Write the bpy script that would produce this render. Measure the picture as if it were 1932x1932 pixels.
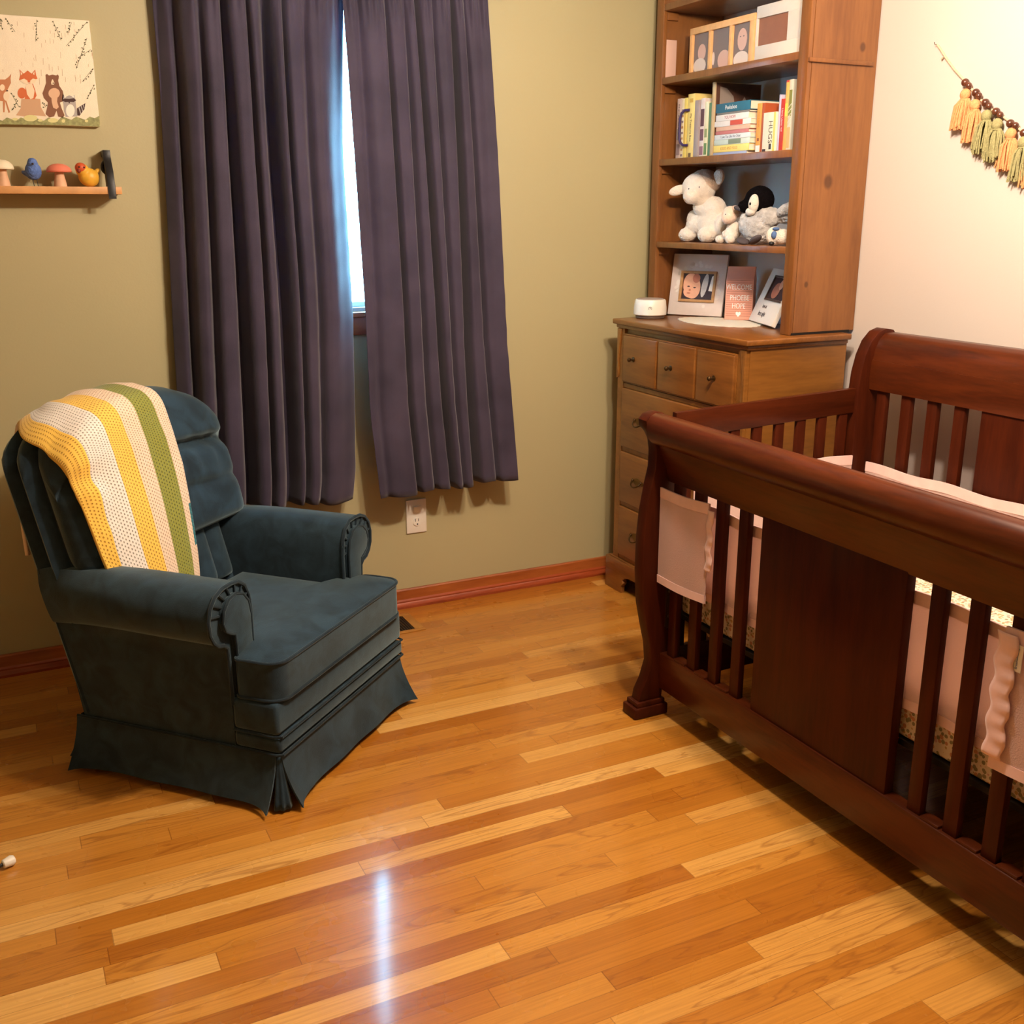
import bpy, bmesh, math, random
from mathutils import Vector, Matrix, Euler
from math import sin, cos, pi, radians as R, sqrt, exp

for o in list(bpy.data.objects):
    bpy.data.objects.remove(o)
SC = bpy.context.scene
COL = SC.collection
random.seed(7)

def lin(c):
    return tuple(((v/255)/12.92 if v/255 <= .04045 else ((v/255+.055)/1.055)**2.4) for v in c)

# ------------------------------------------------------------------ camera
F, YAW, PITCH, ROLL = 1976.86, .456861, .279578, .0014974
fwd = Vector((sin(YAW)*cos(PITCH), cos(YAW)*cos(PITCH), -sin(PITCH)))
rt = Vector((cos(YAW), -sin(YAW), 0)); dn = fwd.cross(rt)
r2 = rt*cos(ROLL)+dn*sin(ROLL); d2 = -rt*sin(ROLL)+dn*cos(ROLL)
cam = bpy.data.cameras.new('camera'); cam.sensor_width = 36; cam.sensor_fit = 'HORIZONTAL'
cam.lens = 36*F/1932; cam.clip_start = .02
co = bpy.data.objects.new('camera', cam); COL.objects.link(co)
M = Matrix((( r2.x, -d2.x, -fwd.x, 0), (r2.y, -d2.y, -fwd.y, 0), (r2.z, -d2.z, -fwd.z, 1.5), (0, 0, 0, 1)))
co.matrix_world = M
SC.camera = co

# ------------------------------------------------------------------ world, lamp, exposure
W = bpy.data.worlds.new('outdoors'); SC.world = W; W.use_nodes = True
bg = W.node_tree.nodes['Background']
bg.inputs[0].default_value = (.24, .66, 1.0, 1); bg.inputs[1].default_value = 38.0
SC.view_settings.view_transform = 'Standard'; SC.view_settings.look = 'None'
SC.view_settings.exposure = 0.0; SC.view_settings.gamma = 1.0
for bx_ in (1.60, 1.33):      # the two bulbs of the ceiling fixture
    lamp = bpy.data.lights.new('ceiling_bulb', 'POINT'); lamp.energy = 82; lamp.color = (1.0, .82, .65)
    lamp.shadow_soft_size = .05
    lo = bpy.data.objects.new('ceiling_bulb', lamp); lo.location = (bx_, 1.74, 2.29); COL.objects.link(lo)

# ------------------------------------------------------------------ materials
def nodes(name):
    m = bpy.data.materials.new(name); m.use_nodes = True
    nt = m.node_tree; b = nt.nodes['Principled BSDF']
    return m, nt, b
def N(nt, t, **k):
    n = nt.nodes.new(t)
    for a, v in k.items():
        if a.startswith('i_'):
            n.inputs[int(a[2:]) if a[2:].isdigit() else a[2:].replace('_', ' ')].default_value = v
        else: setattr(n, a, v)
    return n
def math_(nt, op, a, b=None, c=None):
    n = nt.nodes.new('ShaderNodeMath'); n.operation = op
    for i, v in enumerate((a, b, c)):
        if v is None: continue
        if isinstance(v, (int, float)): n.inputs[i].default_value = v
        else: nt.links.new(v, n.inputs[i])
    return n.outputs[0]
def ramp(nt, fac, stops, interp='LINEAR'):
    n = nt.nodes.new('ShaderNodeValToRGB'); n.color_ramp.interpolation = interp
    e = n.color_ramp.elements
    while len(e) < len(stops): e.new(.5)
    for el, (p, c) in zip(e, stops):
        el.position = p; el.color = (*c, 1) if len(c) == 3 else c
    nt.links.new(fac, n.inputs[0]); return n.outputs[0]
def mixc(nt, f, a, b, mode='MIX'):
    n = nt.nodes.new('ShaderNodeMix'); n.data_type = 'RGBA'; n.blend_type = mode
    for s, v in ((n.inputs[0], f), (n.inputs[6], a), (n.inputs[7], b)):
        if isinstance(v, (int, float)): s.default_value = v
        elif isinstance(v, tuple): s.default_value = (*v, 1) if len(v) == 3 else v
        else: nt.links.new(v, s)
    return n.outputs[2]
def bump(nt, b, h, strength=.2, dist=.01):
    n = nt.nodes.new('ShaderNodeBump'); n.inputs['Strength'].default_value = strength; n.inputs['Distance'].default_value = dist
    nt.links.new(h, n.inputs['Height']); nt.links.new(n.outputs[0], b.inputs['Normal'])
def plain(name, c, rough=.6, spec=.4, var=0, vscale=40, bmp=0, bscale=200, metal=0, coat=0, sheen=0):
    m, nt, b = nodes(name); cl = lin(c)
    b.inputs['Roughness'].default_value = rough; b.inputs['Specular IOR Level'].default_value = spec
    b.inputs['Metallic'].default_value = metal; b.inputs['Coat Weight'].default_value = coat
    b.inputs['Sheen Weight'].default_value = sheen
    b.inputs['Base Color'].default_value = (*cl, 1)
    tc = N(nt, 'ShaderNodeTexCoord')
    if var:
        n = N(nt, 'ShaderNodeTexNoise', i_Scale=vscale, i_Detail=4.0); nt.links.new(tc.outputs['Object'], n.inputs['Vector'])
        nt.links.new(ramp(nt, n.outputs[0], [(.3, tuple(v*(1-var) for v in cl)), (.7, tuple(min(1, v*(1+var)) for v in cl))]), b.inputs['Base Color'])
    if bmp:
        n = N(nt, 'ShaderNodeTexNoise', i_Scale=bscale, i_Detail=3.0); nt.links.new(tc.outputs['Object'], n.inputs['Vector'])
        bump(nt, b, n.outputs[0], bmp, .005)
    return m
def wood(name, c1, c2, axis='Z', scale=9, rough=.35, coat=.25, knots=(), var=1.0, detail=5.0):
    m, nt, b = nodes(name); tc = N(nt, 'ShaderNodeTexCoord'); mp = N(nt, 'ShaderNodeMapping')
    s = {'X': (.12, 1, 1), 'Y': (1, .12, 1), 'Z': (1, 1, .12)}[axis]; mp.inputs['Scale'].default_value = s
    nt.links.new(tc.outputs['Object'], mp.inputs[0])
    n = N(nt, 'ShaderNodeTexNoise', i_Scale=scale*2.2, i_Detail=detail, i_Distortion=.6); nt.links.new(mp.outputs[0], n.inputs['Vector'])
    n2 = N(nt, 'ShaderNodeTexNoise', i_Scale=scale*14, i_Detail=3.0); nt.links.new(mp.outputs[0], n2.inputs['Vector'])
    f = math_(nt, 'MULTIPLY_ADD', n2.outputs[0], .35, math_(nt, 'MULTIPLY', n.outputs[0], .75))
    col = ramp(nt, f, [(.36, lin(c2)), (.66, lin(c1))])
    for (p, r) in knots:
        sep = N(nt, 'ShaderNodeVectorMath', operation='SUBTRACT'); nt.links.new(tc.outputs['Object'], sep.inputs[0]); sep.inputs[1].default_value = p
        sc = N(nt, 'ShaderNodeVectorMath', operation='MULTIPLY'); nt.links.new(sep.outputs[0], sc.inputs[0]); sc.inputs[1].default_value = (1, .05, .8)
        ln = N(nt, 'ShaderNodeVectorMath', operation='LENGTH'); nt.links.new(sc.outputs[0], ln.inputs[0])
        k = ramp(nt, math_(nt, 'DIVIDE', ln.outputs['Value'], r), [(.55, (1, 1, 1)), (1.0, (0, 0, 0))])
        col = mixc(nt, math_(nt, 'MULTIPLY', k, .75), col, lin((70, 34, 12)))
    nt.links.new(col, b.inputs['Base Color'])
    b.inputs['Roughness'].default_value = rough; b.inputs['Coat Weight'].default_value = coat; b.inputs['Coat Roughness'].default_value = .18
    if 'cherry' in name: b.inputs['Specular IOR Level'].default_value = .22 if axis == 'Y' else .12
    bump(nt, b, n2.outputs[0], .05, .002)
    return m
def floor_mat():
    m, nt, b = nodes('oak_strip_floor'); tc = N(nt, 'ShaderNodeTexCoord'); s = N(nt, 'ShaderNodeSeparateXYZ')
    nt.links.new(tc.outputs['Object'], s.inputs[0]); x, y = s.outputs[0], s.outputs[1]
    wd = .0585
    ry = math_(nt, 'DIVIDE', math_(nt, 'ADD', y, 5.012), wd); row = math_(nt, 'FLOOR', ry)
    wn = N(nt, 'ShaderNodeTexWhiteNoise', noise_dimensions='1D'); nt.links.new(row, wn.inputs['W'])
    wn2 = N(nt, 'ShaderNodeTexWhiteNoise', noise_dimensions='1D'); nt.links.new(math_(nt, 'ADD', row, 77.3), wn2.inputs['W'])
    L = math_(nt, 'MULTIPLY_ADD', wn2.outputs[0], .9, .55)
    xx = math_(nt, 'DIVIDE', math_(nt, 'MULTIPLY_ADD', wn.outputs[0], 3.1, math_(nt, 'ADD', x, 6)), L); colm = math_(nt, 'FLOOR', xx)
    cid = math_(nt, 'MULTIPLY_ADD', colm, 13.37, math_(nt, 'MULTIPLY', row, 3.71))
    wn3 = N(nt, 'ShaderNodeTexWhiteNoise', noise_dimensions='1D'); nt.links.new(cid, wn3.inputs['W'])
    base = ramp(nt, wn3.outputs[0], [(0, lin((172, 104, 30))), (.2, lin((184, 116, 37))), (.5, lin((194, 128, 46))), (.8, lin((204, 140, 57))), (.93, lin((220, 164, 84))), (1, lin((228, 176, 100)))])
    cx = N(nt, 'ShaderNodeCombineXYZ'); nt.links.new(math_(nt, 'MULTIPLY', x, 1.0), cx.inputs[0]); nt.links.new(math_(nt, 'MULTIPLY', y, 9.0), cx.inputs[1]); nt.links.new(cid, cx.inputs[2])
    n = N(nt, 'ShaderNodeTexNoise', i_Scale=2.2, i_Detail=3.0, i_Roughness=.45, i_Distortion=.5); nt.links.new(cx.outputs[0], n.inputs['Vector'])
    rings = math_(nt, 'FRACT', math_(nt, 'MULTIPLY', n.outputs[0], 7.0))
    rr = ramp(nt, rings, [(0, (0, 0, 0)), (.12, (1, 1, 1)), (.30, (.15, .15, .15)), (1, (0, 0, 0))])
    pick = math_(nt, 'GREATER_THAN', math_(nt, 'FRACT', math_(nt, 'MULTIPLY', wn3.outputs[0], 17.0)), .55)
    amt = math_(nt, 'MULTIPLY', rr, math_(nt, 'MULTIPLY_ADD', pick, .42, .10))
    colr = mixc(nt, amt, base, lin((136, 74, 24)))
    cx2 = N(nt, 'ShaderNodeCombineXYZ'); nt.links.new(math_(nt, 'MULTIPLY', x, 3.0), cx2.inputs[0]); nt.links.new(math_(nt, 'MULTIPLY', y, 140.0), cx2.inputs[1]); nt.links.new(cid, cx2.inputs[2])
    g = N(nt, 'ShaderNodeTexNoise', i_Scale=1.5, i_Detail=4.0); nt.links.new(cx2.outputs[0], g.inputs['Vector'])
    colr = mixc(nt, .5, colr, ramp(nt, g.outputs[0], [(.3, (.62, .55, .48)), (.6, (1, 1, 1))]), 'MULTIPLY')
    fy = math_(nt, 'FRACT', ry); fx = math_(nt, 'FRACT', xx)
    e1 = math_(nt, 'LESS_THAN', fy, .022); e2 = math_(nt, 'LESS_THAN', math_(nt, 'MULTIPLY', fx, L), .0022)
    gap = math_(nt, 'MAXIMUM', e1, e2)
    colr = mixc(nt, math_(nt, 'MULTIPLY', gap, .5), colr, lin((95, 48, 16)))
    nt.links.new(colr, b.inputs['Base Color'])
    rn = N(nt, 'ShaderNodeTexNoise', i_Scale=6.0, i_Detail=3.0); nt.links.new(tc.outputs['Object'], rn.inputs['Vector'])
    nt.links.new(math_(nt, 'MULTIPLY_ADD', rn.outputs[0], .16, .20), b.inputs['Roughness'])
    b.inputs['Coat Weight'].default_value = .7; b.inputs['Coat Roughness'].default_value = .10
    hb = math_(nt, 'SUBTRACT', math_(nt, 'MULTIPLY', g.outputs[0], .25), gap)
    bump(nt, b, hb, .16, .0015)
    return m
def wall_mat(name, c):
    m, nt, b = nodes(name); tc = N(nt, 'ShaderNodeTexCoord')
    n = N(nt, 'ShaderNodeTexNoise', i_Scale=1.3, i_Detail=2.0); nt.links.new(tc.outputs['Object'], n.inputs['Vector'])
    cl = lin(c)
    nt.links.new(ramp(nt, n.outputs[0], [(.3, tuple(v*.97 for v in cl)), (.7, tuple(min(v*1.03, 1) for v in cl))]), b.inputs['Base Color'])
    b.inputs['Roughness'].default_value = .55
    n2 = N(nt, 'ShaderNodeTexNoise', i_Scale=160.0, i_Detail=3.0); nt.links.new(tc.outputs['Object'], n2.inputs['Vector'])
    bump(nt, b, n2.outputs[0], .12, .002)
    return m
def velvet(name, c, c2, sheen=.5, rough=.75, scale=14):
    m, nt, b = nodes(name); tc = N(nt, 'ShaderNodeTexCoord')
    n = N(nt, 'ShaderNodeTexNoise', i_Scale=scale, i_Detail=5.0, i_Distortion=.8); nt.links.new(tc.outputs['Object'], n.inputs['Vector'])
    nt.links.new(ramp(nt, n.outputs[0], [(.35, lin(c2)), (.65, lin(c))]), b.inputs['Base Color'])
    b.inputs['Roughness'].default_value = rough; b.inputs['Sheen Weight'].default_value = sheen
    b.inputs['Sheen Roughness'].default_value = .45; b.inputs['Sheen Tint'].default_value = (.6, .8, .85, 1)
    b.inputs['Specular IOR Level'].default_value = .2
    n2 = N(nt, 'ShaderNodeTexNoise', i_Scale=420.0, i_Detail=2.0); nt.links.new(tc.outputs['Object'], n2.inputs['Vector'])
    bump(nt, b, n2.outputs[0], .25, .002)
    return m
def curtain_mat():
    m, nt, b = nodes('dusky_purple_curtain_cloth'); tc = N(nt, 'ShaderNodeTexCoord')
    n = N(nt, 'ShaderNodeTexNoise', i_Scale=5.0, i_Detail=5.0); nt.links.new(tc.outputs['Object'], n.inputs['Vector'])
    nt.links.new(ramp(nt, n.outputs[0], [(.35, lin((54, 48, 66))), (.65, lin((68, 60, 80)))]), b.inputs['Base Color'])
    b.inputs['Roughness'].default_value = .7; b.inputs['Sheen Weight'].default_value = .25; b.inputs['Specular IOR Level'].default_value = .25
    mp = N(nt, 'ShaderNodeMapping'); mp.inputs['Scale'].default_value = (300, 300, 500); nt.links.new(tc.outputs['Object'], mp.inputs[0])
    n2 = N(nt, 'ShaderNodeTexNoise', i_Scale=1.0, i_Detail=2.0); nt.links.new(mp.outputs[0], n2.inputs['Vector'])
    bump(nt, b, n2.outputs[0], .2, .002)
    t = N(nt, 'ShaderNodeBsdfTranslucent'); t.inputs[0].default_value = (.02, .16, .34, 1)
    mx = N(nt, 'ShaderNodeMixShader'); mx.inputs[0].default_value = .045
    nt.links.new(b.outputs[0], mx.inputs[1]); nt.links.new(t.outputs[0], mx.inputs[2])
    nt.links.new(mx.outputs[0], nt.nodes['Material Output'].inputs[0])
    return m
def glass_mat():
    m, nt, b = nodes('window_glass'); g = N(nt, 'ShaderNodeBsdfGlossy'); g.inputs['Roughness'].default_value = .02
    t = N(nt, 'ShaderNodeBsdfTransparent'); mx = N(nt, 'ShaderNodeMixShader'); mx.inputs[0].default_value = .06
    nt.links.new(t.outputs[0], mx.inputs[1]); nt.links.new(g.outputs[0], mx.inputs[2]); nt.links.new(mx.outputs[0], nt.nodes['Material Output'].inputs[0])
    return m
def knit(name, c, hole):
    m, nt, b = nodes(name); uv = N(nt, 'ShaderNodeTexCoord'); s = N(nt, 'ShaderNodeSeparateXYZ'); nt.links.new(uv.outputs['UV'], s.inputs[0])
    u = math_(nt, 'MULTIPLY', s.outputs[0], 42); v = math_(nt, 'MULTIPLY', s.outputs[1], 125)
    sh = math_(nt, 'MULTIPLY', math_(nt, 'FLOOR', u), .5)
    fu = math_(nt, 'SUBTRACT', math_(nt, 'FRACT', u), .5); fv = math_(nt, 'SUBTRACT', math_(nt, 'FRACT', math_(nt, 'ADD', v, sh)), .5)
    d = math_(nt, 'SQRT', math_(nt, 'ADD', math_(nt, 'MULTIPLY', fu, fu), math_(nt, 'MULTIPLY', fv, fv)))
    k = ramp(nt, d, [(.13, (1, 1, 1)), (.27, (0, 0, 0))])
    nt.links.new(mixc(nt, math_(nt, 'MULTIPLY', k, .75), lin(c), lin(hole)), b.inputs['Base Color'])
    b.inputs['Roughness'].default_value = .9; b.inputs['Sheen Weight'].default_value = .2; b.inputs['Specular IOR Level'].default_value = .1
    bump(nt, b, math_(nt, 'SUBTRACT', 1.0, k), .8, .004)
    return m
def floral():
    m, nt, b = nodes('floral_cotton'); tc = N(nt, 'ShaderNodeTexCoord')
    v = N(nt, 'ShaderNodeTexVoronoi', i_Scale=95.0); nt.links.new(tc.outputs['Object'], v.inputs['Vector'])
    n = N(nt, 'ShaderNodeTexNoise', i_Scale=60.0, i_Detail=4.0); nt.links.new(tc.outputs['Object'], n.inputs['Vector'])
    sp = N(nt, 'ShaderNodeSeparateColor'); nt.links.new(v.outputs['Color'], sp.inputs[0])
    c = ramp(nt, sp.outputs[0], [(0, lin((122, 118, 66))), (.35, lin((205, 130, 80))), (.6, lin((190, 150, 70))), (.85, lin((214, 160, 150))), (1, lin((110, 112, 80)))], 'CONSTANT')
    k = math_(nt, 'MULTIPLY', math_(nt, 'LESS_THAN', math_(nt, 'ADD', v.outputs['Distance'], math_(nt, 'MULTIPLY', n.outputs[0], .5)), .72), .8)
    nt.links.new(mixc(nt, k, lin((240, 228, 206)), c), b.inputs['Base Color']); b.inputs['Roughness'].default_value = .85
    return m
def mesh_fab(name, c, rough=.8):
    m, nt, b = nodes(name); tc = N(nt, 'ShaderNodeTexCoord')
    v = N(nt, 'ShaderNodeTexVoronoi', i_Scale=330.0); nt.links.new(tc.outputs['Object'], v.inputs['Vector'])
    b.inputs['Base Color'].default_value = (*lin(c), 1); b.inputs['Roughness'].default_value = rough
    bump(nt, b, v.outputs['Distance'], .4, .002)
    t = N(nt, 'ShaderNodeBsdfTranslucent'); t.inputs[0].default_value = (*lin(c), 1)
    mx = N(nt, 'ShaderNodeMixShader'); mx.inputs[0].default_value = .5
    nt.links.new(b.outputs[0], mx.inputs[1]); nt.links.new(t.outputs[0], mx.inputs[2]); nt.links.new(mx.outputs[0], nt.nodes['Material Output'].inputs[0])
    return m

MT = {}
MT['floor'] = floor_mat()
MT['green'] = wall_mat('sage_green_wall_paint', (178, 168, 128))
MT['cream'] = wall_mat('cream_wall_paint', (204, 192, 184))
MT['ceil'] = wall_mat('white_ceiling_paint', (186, 178, 164))
MT['trim'] = wood('reddish_trim_wood', (176, 98, 46), (140, 66, 26), 'X', 7, .3, .4)
MT['trim2'] = wood('red_shoe_moulding_wood', (170, 78, 40), (134, 52, 22), 'X', 7, .3, .4)
MT['trimY'] = wood('reddish_trim_wood_side', (176, 98, 46), (140, 66, 26), 'Y', 7, .3, .4)
MT['maple'] = wood('honey_maple', (142, 92, 38), (114, 70, 26), 'X', 8, .34, .3)
MT['mapleY'] = wood('honey_maple_drawer_front', (136, 84, 34), (108, 62, 20), 'Y', 8, .36, .25)
MT['hutch'] = wood('knotty_pine_stain', (136, 86, 42), (110, 64, 28), 'Z', 7, .38, .25)
MT['hutchside'] = wood('knotty_pine_side', (138, 88, 44), (112, 66, 30), 'Z', 7, .38, .25, knots=[((.12, .0, .49), .022), ((.06, .0, .165), .010), ((.22, 0, .9), .014)])
MT['cherry'] = wood('dark_cherry', (84, 36, 13), (58, 22, 8), 'Y', 10, .32, .22)
MT['cherryZ'] = wood('dark_cherry_upright', (72, 27, 10), (52, 17, 6), 'Z', 10, .42, .05)
MT['cherryX'] = wood('dark_cherry_crosswise', (76, 31, 12), (54, 19, 7), 'X', 10, .32, .22)
MT['velvet'] = velvet('teal_velvet', (38, 58, 72), (24, 38, 48), .45)
MT['velvet2'] = velvet('teal_velvet_piping', (30, 44, 54), (20, 30, 38), .3)
MT['curtain'] = curtain_mat()
MT['glass'] = glass_mat()
MT['black'] = plain('black_metal', (24, 22, 22), .45, .5, var=.1)
MT['darkbase'] = plain('dark_base_metal', (26, 22, 18), .5, var=.1)
MT['brass'] = plain('aged_brass', (120, 92, 48), .4, .5, var=.15, metal=.8)
MT['brassd'] = plain('dark_brass', (84, 62, 36), .35, .5, var=.2, metal=.8)
MT['vent'] = plain('tan_vent_enamel', (170, 116, 50), .4, .5, var=.1)
MT['white'] = plain('white_plastic', (238, 232, 220), .4, .5, var=.01)
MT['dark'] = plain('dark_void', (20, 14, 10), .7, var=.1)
MT['paper'] = plain('book_pages', (235, 222, 198), .8, var=.05)
MT['plush'] = plain('cream_plush', (236, 222, 206), .95, .1, var=.06, vscale=60, bmp=.9, bscale=260, sheen=.6)
MT['plushtop'] = plain('shade_beige_plush', (208, 180, 158), .95, .1, var=.08, vscale=60, bmp=.9, bscale=260, sheen=.5)  # beige puts the shelf shadow into the large lamb's crown colour
MT['plushpink'] = plain('pale_pink_plush', (240, 208, 186), .95, .1, var=.04, vscale=60, bmp=.6, bscale=260, sheen=.5)
MT['plushgrey'] = plain('grey_mottled_plush', (190, 184, 180), .95, .1, var=.25, vscale=45, bmp=.9, bscale=240, sheen=.5)
MT['plushblack'] = plain('black_plush', (14, 10, 12), .95, .05, var=.2, vscale=90, bmp=.8, bscale=240)
MT['beak'] = plain('charcoal_felt', (78, 70, 74), .8, var=.1)
MT['bead'] = wood('dark_wood_bead', (96, 52, 34), (70, 34, 22), 'Z', 30, .3, .4)
MT['cord'] = plain('natural_cotton_cord', (212, 186, 156), .9, .1, var=.1, vscale=300, bmp=.5)
MT['tasselo'] = plain('peach_orange_yarn', (228, 158, 108), .9, .1, var=.12, vscale=120, bmp=.6, bscale=300)
MT['tasselg'] = plain('sage_green_yarn', (158, 152, 108), .9, .1, var=.15, vscale=120, bmp=.6, bscale=300)
MT['pinkmesh'] = mesh_fab('pale_pink_mesh', (248, 226, 222))
MT['pinksatin'] = plain('pink_satin_binding', (244, 206, 202), .42, .5, var=.05, vscale=30, sheen=.3)
MT['floral'] = floral()
MT['steel'] = plain('steel_hardware', (120, 110, 100), .35, .5, metal=.9, var=.1)
MT['bronze'] = plain('bronze_bracket', (74, 56, 42), .4, .5, metal=.6, var=.1)

# ------------------------------------------------------------------ mesh builder
class MB:
    def __init__(s): s.bm = bmesh.new(); s.mi = 0; s.uv = None
    def _done(s, faces):
        for f in faces: f.material_index = s.mi
    def box(s, x0, x1, y0, y1, z0, z1, bev=0, seg=2):
        b = bmesh.new(); bmesh.ops.create_cube(b, size=1)
        bmesh.ops.scale(b, vec=(abs(x1-x0), abs(y1-y0), abs(z1-z0)), verts=b.verts)
        bmesh.ops.translate(b, vec=((x0+x1)/2, (y0+y1)/2, (z0+z1)/2), verts=b.verts)
        if bev: bmesh.ops.bevel(b, geom=b.edges[:], offset=bev, segments=seg, affect='EDGES', profile=.5)
        return s.merge(b)
    def merge(s, b, mat=None):
        if mat is not None: bmesh.ops.transform(b, matrix=mat, verts=b.verts)
        vs = [s.bm.verts.new(v.co) for v in b.verts]; b.verts.index_update(); out = []
        for f in b.faces:
            try:
                nf = s.bm.faces.new([vs[v.index] for v in f.verts]); nf.material_index = s.mi; out.append(nf)
            except ValueError: pass
        b.free(); return vs
    def prism(s, poly, axis, t0, t1, bev=0, seg=2):
        b = bmesh.new()
        def P(p, t):
            return {'x': (t, p[0], p[1]), 'y': (p[0], t, p[1]), 'z': (p[0], p[1], t)}[axis]
        a = [b.verts.new(P(p, t0)) for p in poly]; c = [b.verts.new(P(p, t1)) for p in poly]; n = len(poly)
        b.faces.new(a); b.faces.new(c[::-1])
        for i in range(n): b.faces.new((a[i], c[i], c[(i+1) % n], a[(i+1) % n]))
        bmesh.ops.recalc_face_normals(b, faces=b.faces)
        if bev:
            es = [e for e in b.edges if (e.verts[0] in a) == (e.verts[1] in a)]
            bmesh.ops.bevel(b, geom=es, offset=bev, segments=seg, affect='EDGES', profile=.5, clamp_overlap=True)
        return s.merge(b)
    def ell(s, c, r, rot=None, u=20, v=14):
        b = bmesh.new(); bmesh.ops.create_uvsphere(b, u_segments=u, v_segments=v, radius=1)
        if isinstance(r, (int, float)): r = (r, r, r)
        m = Matrix.Translation(c) @ (Euler(rot).to_matrix().to_4x4() if rot else Matrix()) @ Matrix.Diagonal((*r, 1))
        return s.merge(b, m)
    def tube(s, pts, r, n=8, cap=True):
        pts = [Vector(p) for p in pts]; rs = r if isinstance(r, (list, tuple)) else [r]*len(pts)
        rings = []; up = Vector((0, 0, 1))
        for i, p in enumerate(pts):
            d = (pts[min(i+1, len(pts)-1)]-pts[max(i-1, 0)]); d = d.normalized() if d.length > 1e-9 else Vector((0, 0, 1))
            if i == 0:
                a = up.cross(d)
                if a.length < .1: a = Vector((1, 0, 0)).cross(d)
            else: a = pa - d*pa.dot(d)
            a.normalize(); pa = a; bb = d.cross(a)
            rings.append([s.bm.verts.new(p+(a*cos(2*pi*k/n)+bb*sin(2*pi*k/n))*rs[i]) for k in range(n)])
        fs = []
        for i in range(len(rings)-1):
            for k in range(n): fs.append(s.bm.faces.new((rings[i][k], rings[i][(k+1) % n], rings[i+1][(k+1) % n], rings[i+1][k])))
        if cap: fs.append(s.bm.faces.new(rings[0][::-1])); fs.append(s.bm.faces.new(rings[-1]))
        s._done(fs)
    def lathe(s, prof, c=(0, 0, 0), n=28, axis='z'):
        c = Vector(c); rings = []
        for (r, z) in prof:
            ring = []
            for k in range(n):
                t = 2*pi*k/n; p = (r*cos(t), r*sin(t), z)
                if axis == 'x': p = (p[2], p[0], p[1])
                if axis == 'y': p = (p[0], p[2], p[1])
                ring.append(s.bm.verts.new(c+Vector(p)))
            rings.append(ring)
        fs = []
        for i in range(len(rings)-1):
            for k in range(n): fs.append(s.bm.faces.new((rings[i][k], rings[i][(k+1) % n], rings[i+1][(k+1) % n], rings[i+1][k])))
        if prof[0][0] > 1e-6: fs.append(s.bm.faces.new(rings[0][::-1]))
        if prof[-1][0] > 1e-6: fs.append(s.bm.faces.new(rings[-1]))
        s._done(fs)
    def grid(s, fn, nu, nv, uv=False, mif=None, flip=False):
        g = [[s.bm.verts.new(fn(i/nu, j/nv)) for i in range(nu+1)] for j in range(nv+1)]
        lay = s.bm.loops.layers.uv.verify() if uv else None
        for j in range(nv):
            for i in range(nu):
                q = [(i, j), (i+1, j), (i+1, j+1), (i, j+1)]
                if flip: q = q[::-1]
                f = s.bm.faces.new([g[b][a] for a, b in q]); f.material_index = mif(i/nu, j/nv) if mif else s.mi
                if uv:
                    for lp, (a, b) in zip(f.loops, q): lp[lay].uv = (a/nu, b/nv)
        return g
    def quad(s, *p):
        f = s.bm.faces.new([s.bm.verts.new(q) for q in p]); s._done([f])
    def text(s, body, size, mat, ext=.0004, align='CENTER', sx=1):
        cu = bpy.data.curves.new('t', 'FONT'); cu.body = body; cu.size = size; cu.extrude = ext; cu.align_x = align; cu.align_y = 'CENTER'; cu.resolution_u = 3
        o = bpy.data.objects.new('t', cu); COL.objects.link(o)
        dg = bpy.context.evaluated_depsgraph_get(); me = bpy.data.meshes.new_from_object(o.evaluated_get(dg))
        b = bmesh.new(); b.from_mesh(me); s.merge(b, mat @ Matrix.Diagonal((sx, 1, 1, 1)))
        bpy.data.objects.remove(o); bpy.data.curves.remove(cu); bpy.data.meshes.remove(me)

INV = {}
def _mk(name, mb, mats, mtx, smooth=35):
    if mtx is not None: bmesh.ops.transform(mb.bm, matrix=mtx, verts=mb.bm.verts)
    bmesh.ops.recalc_face_normals(mb.bm, faces=mb.bm.faces)
    me = bpy.data.meshes.new(name); mb.bm.to_mesh(me); mb.bm.free()
    if not isinstance(mats, (list, tuple)): mats = [mats]
    for m in mats: me.materials.append(MT[m] if isinstance(m, str) else m)
    if smooth:
        for p in me.polygons: p.use_smooth = True
        me.set_sharp_from_angle(angle=R(smooth))
    o = bpy.data.objects.new(name, me); COL.objects.link(o); return o
def thing(name, label, cat, loc, rotz=0, group=None):
    o = bpy.data.objects.new(name, None); COL.objects.link(o); o.empty_display_size = .05
    o.location = loc; o.rotation_euler = (0, 0, rotz); o['label'] = label; o['category'] = cat
    if group: o['group'] = group
    INV[o] = (Matrix.Translation(loc) @ Matrix.Rotation(rotz, 4, 'Z')).inverted(); return o
def part(name, mb, mats, parent, local=False, smooth=35, label=None):
    inv = INV[parent]
    o = _mk(name, mb, mats, None if local else inv, smooth); o.parent = parent; INV[o] = inv
    if label: o['label'] = label
    return o
def solo(name, mb, mats, label, cat, loc, group=None, smooth=35):
    o = _mk(name, mb, mats, Matrix.Translation(loc).inverted(), smooth); o.location = loc
    o['label'] = label; o['category'] = cat
    if group: o['group'] = group
    INV[o] = Matrix.Translation(loc).inverted()
    return o
def struct(name, mb, mats, parent=None, smooth=0):
    o = _mk(name, mb, mats, None, smooth); INV[o] = Matrix()
    if parent: o.parent = parent
    else: o['kind'] = 'structure'
    return o
def bx(*a, **k):
    m = MB(); m.box(*a, **k); return m
def disc_poly(cx, cy, rx, ry, n=20, rot=0):
    return [(cx+rx*cos(t)*cos(rot)-ry*sin(t)*sin(rot), cy+rx*cos(t)*sin(rot)+ry*sin(t)*cos(rot)) for t in [2*pi*k/n for k in range(n)]]

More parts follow.
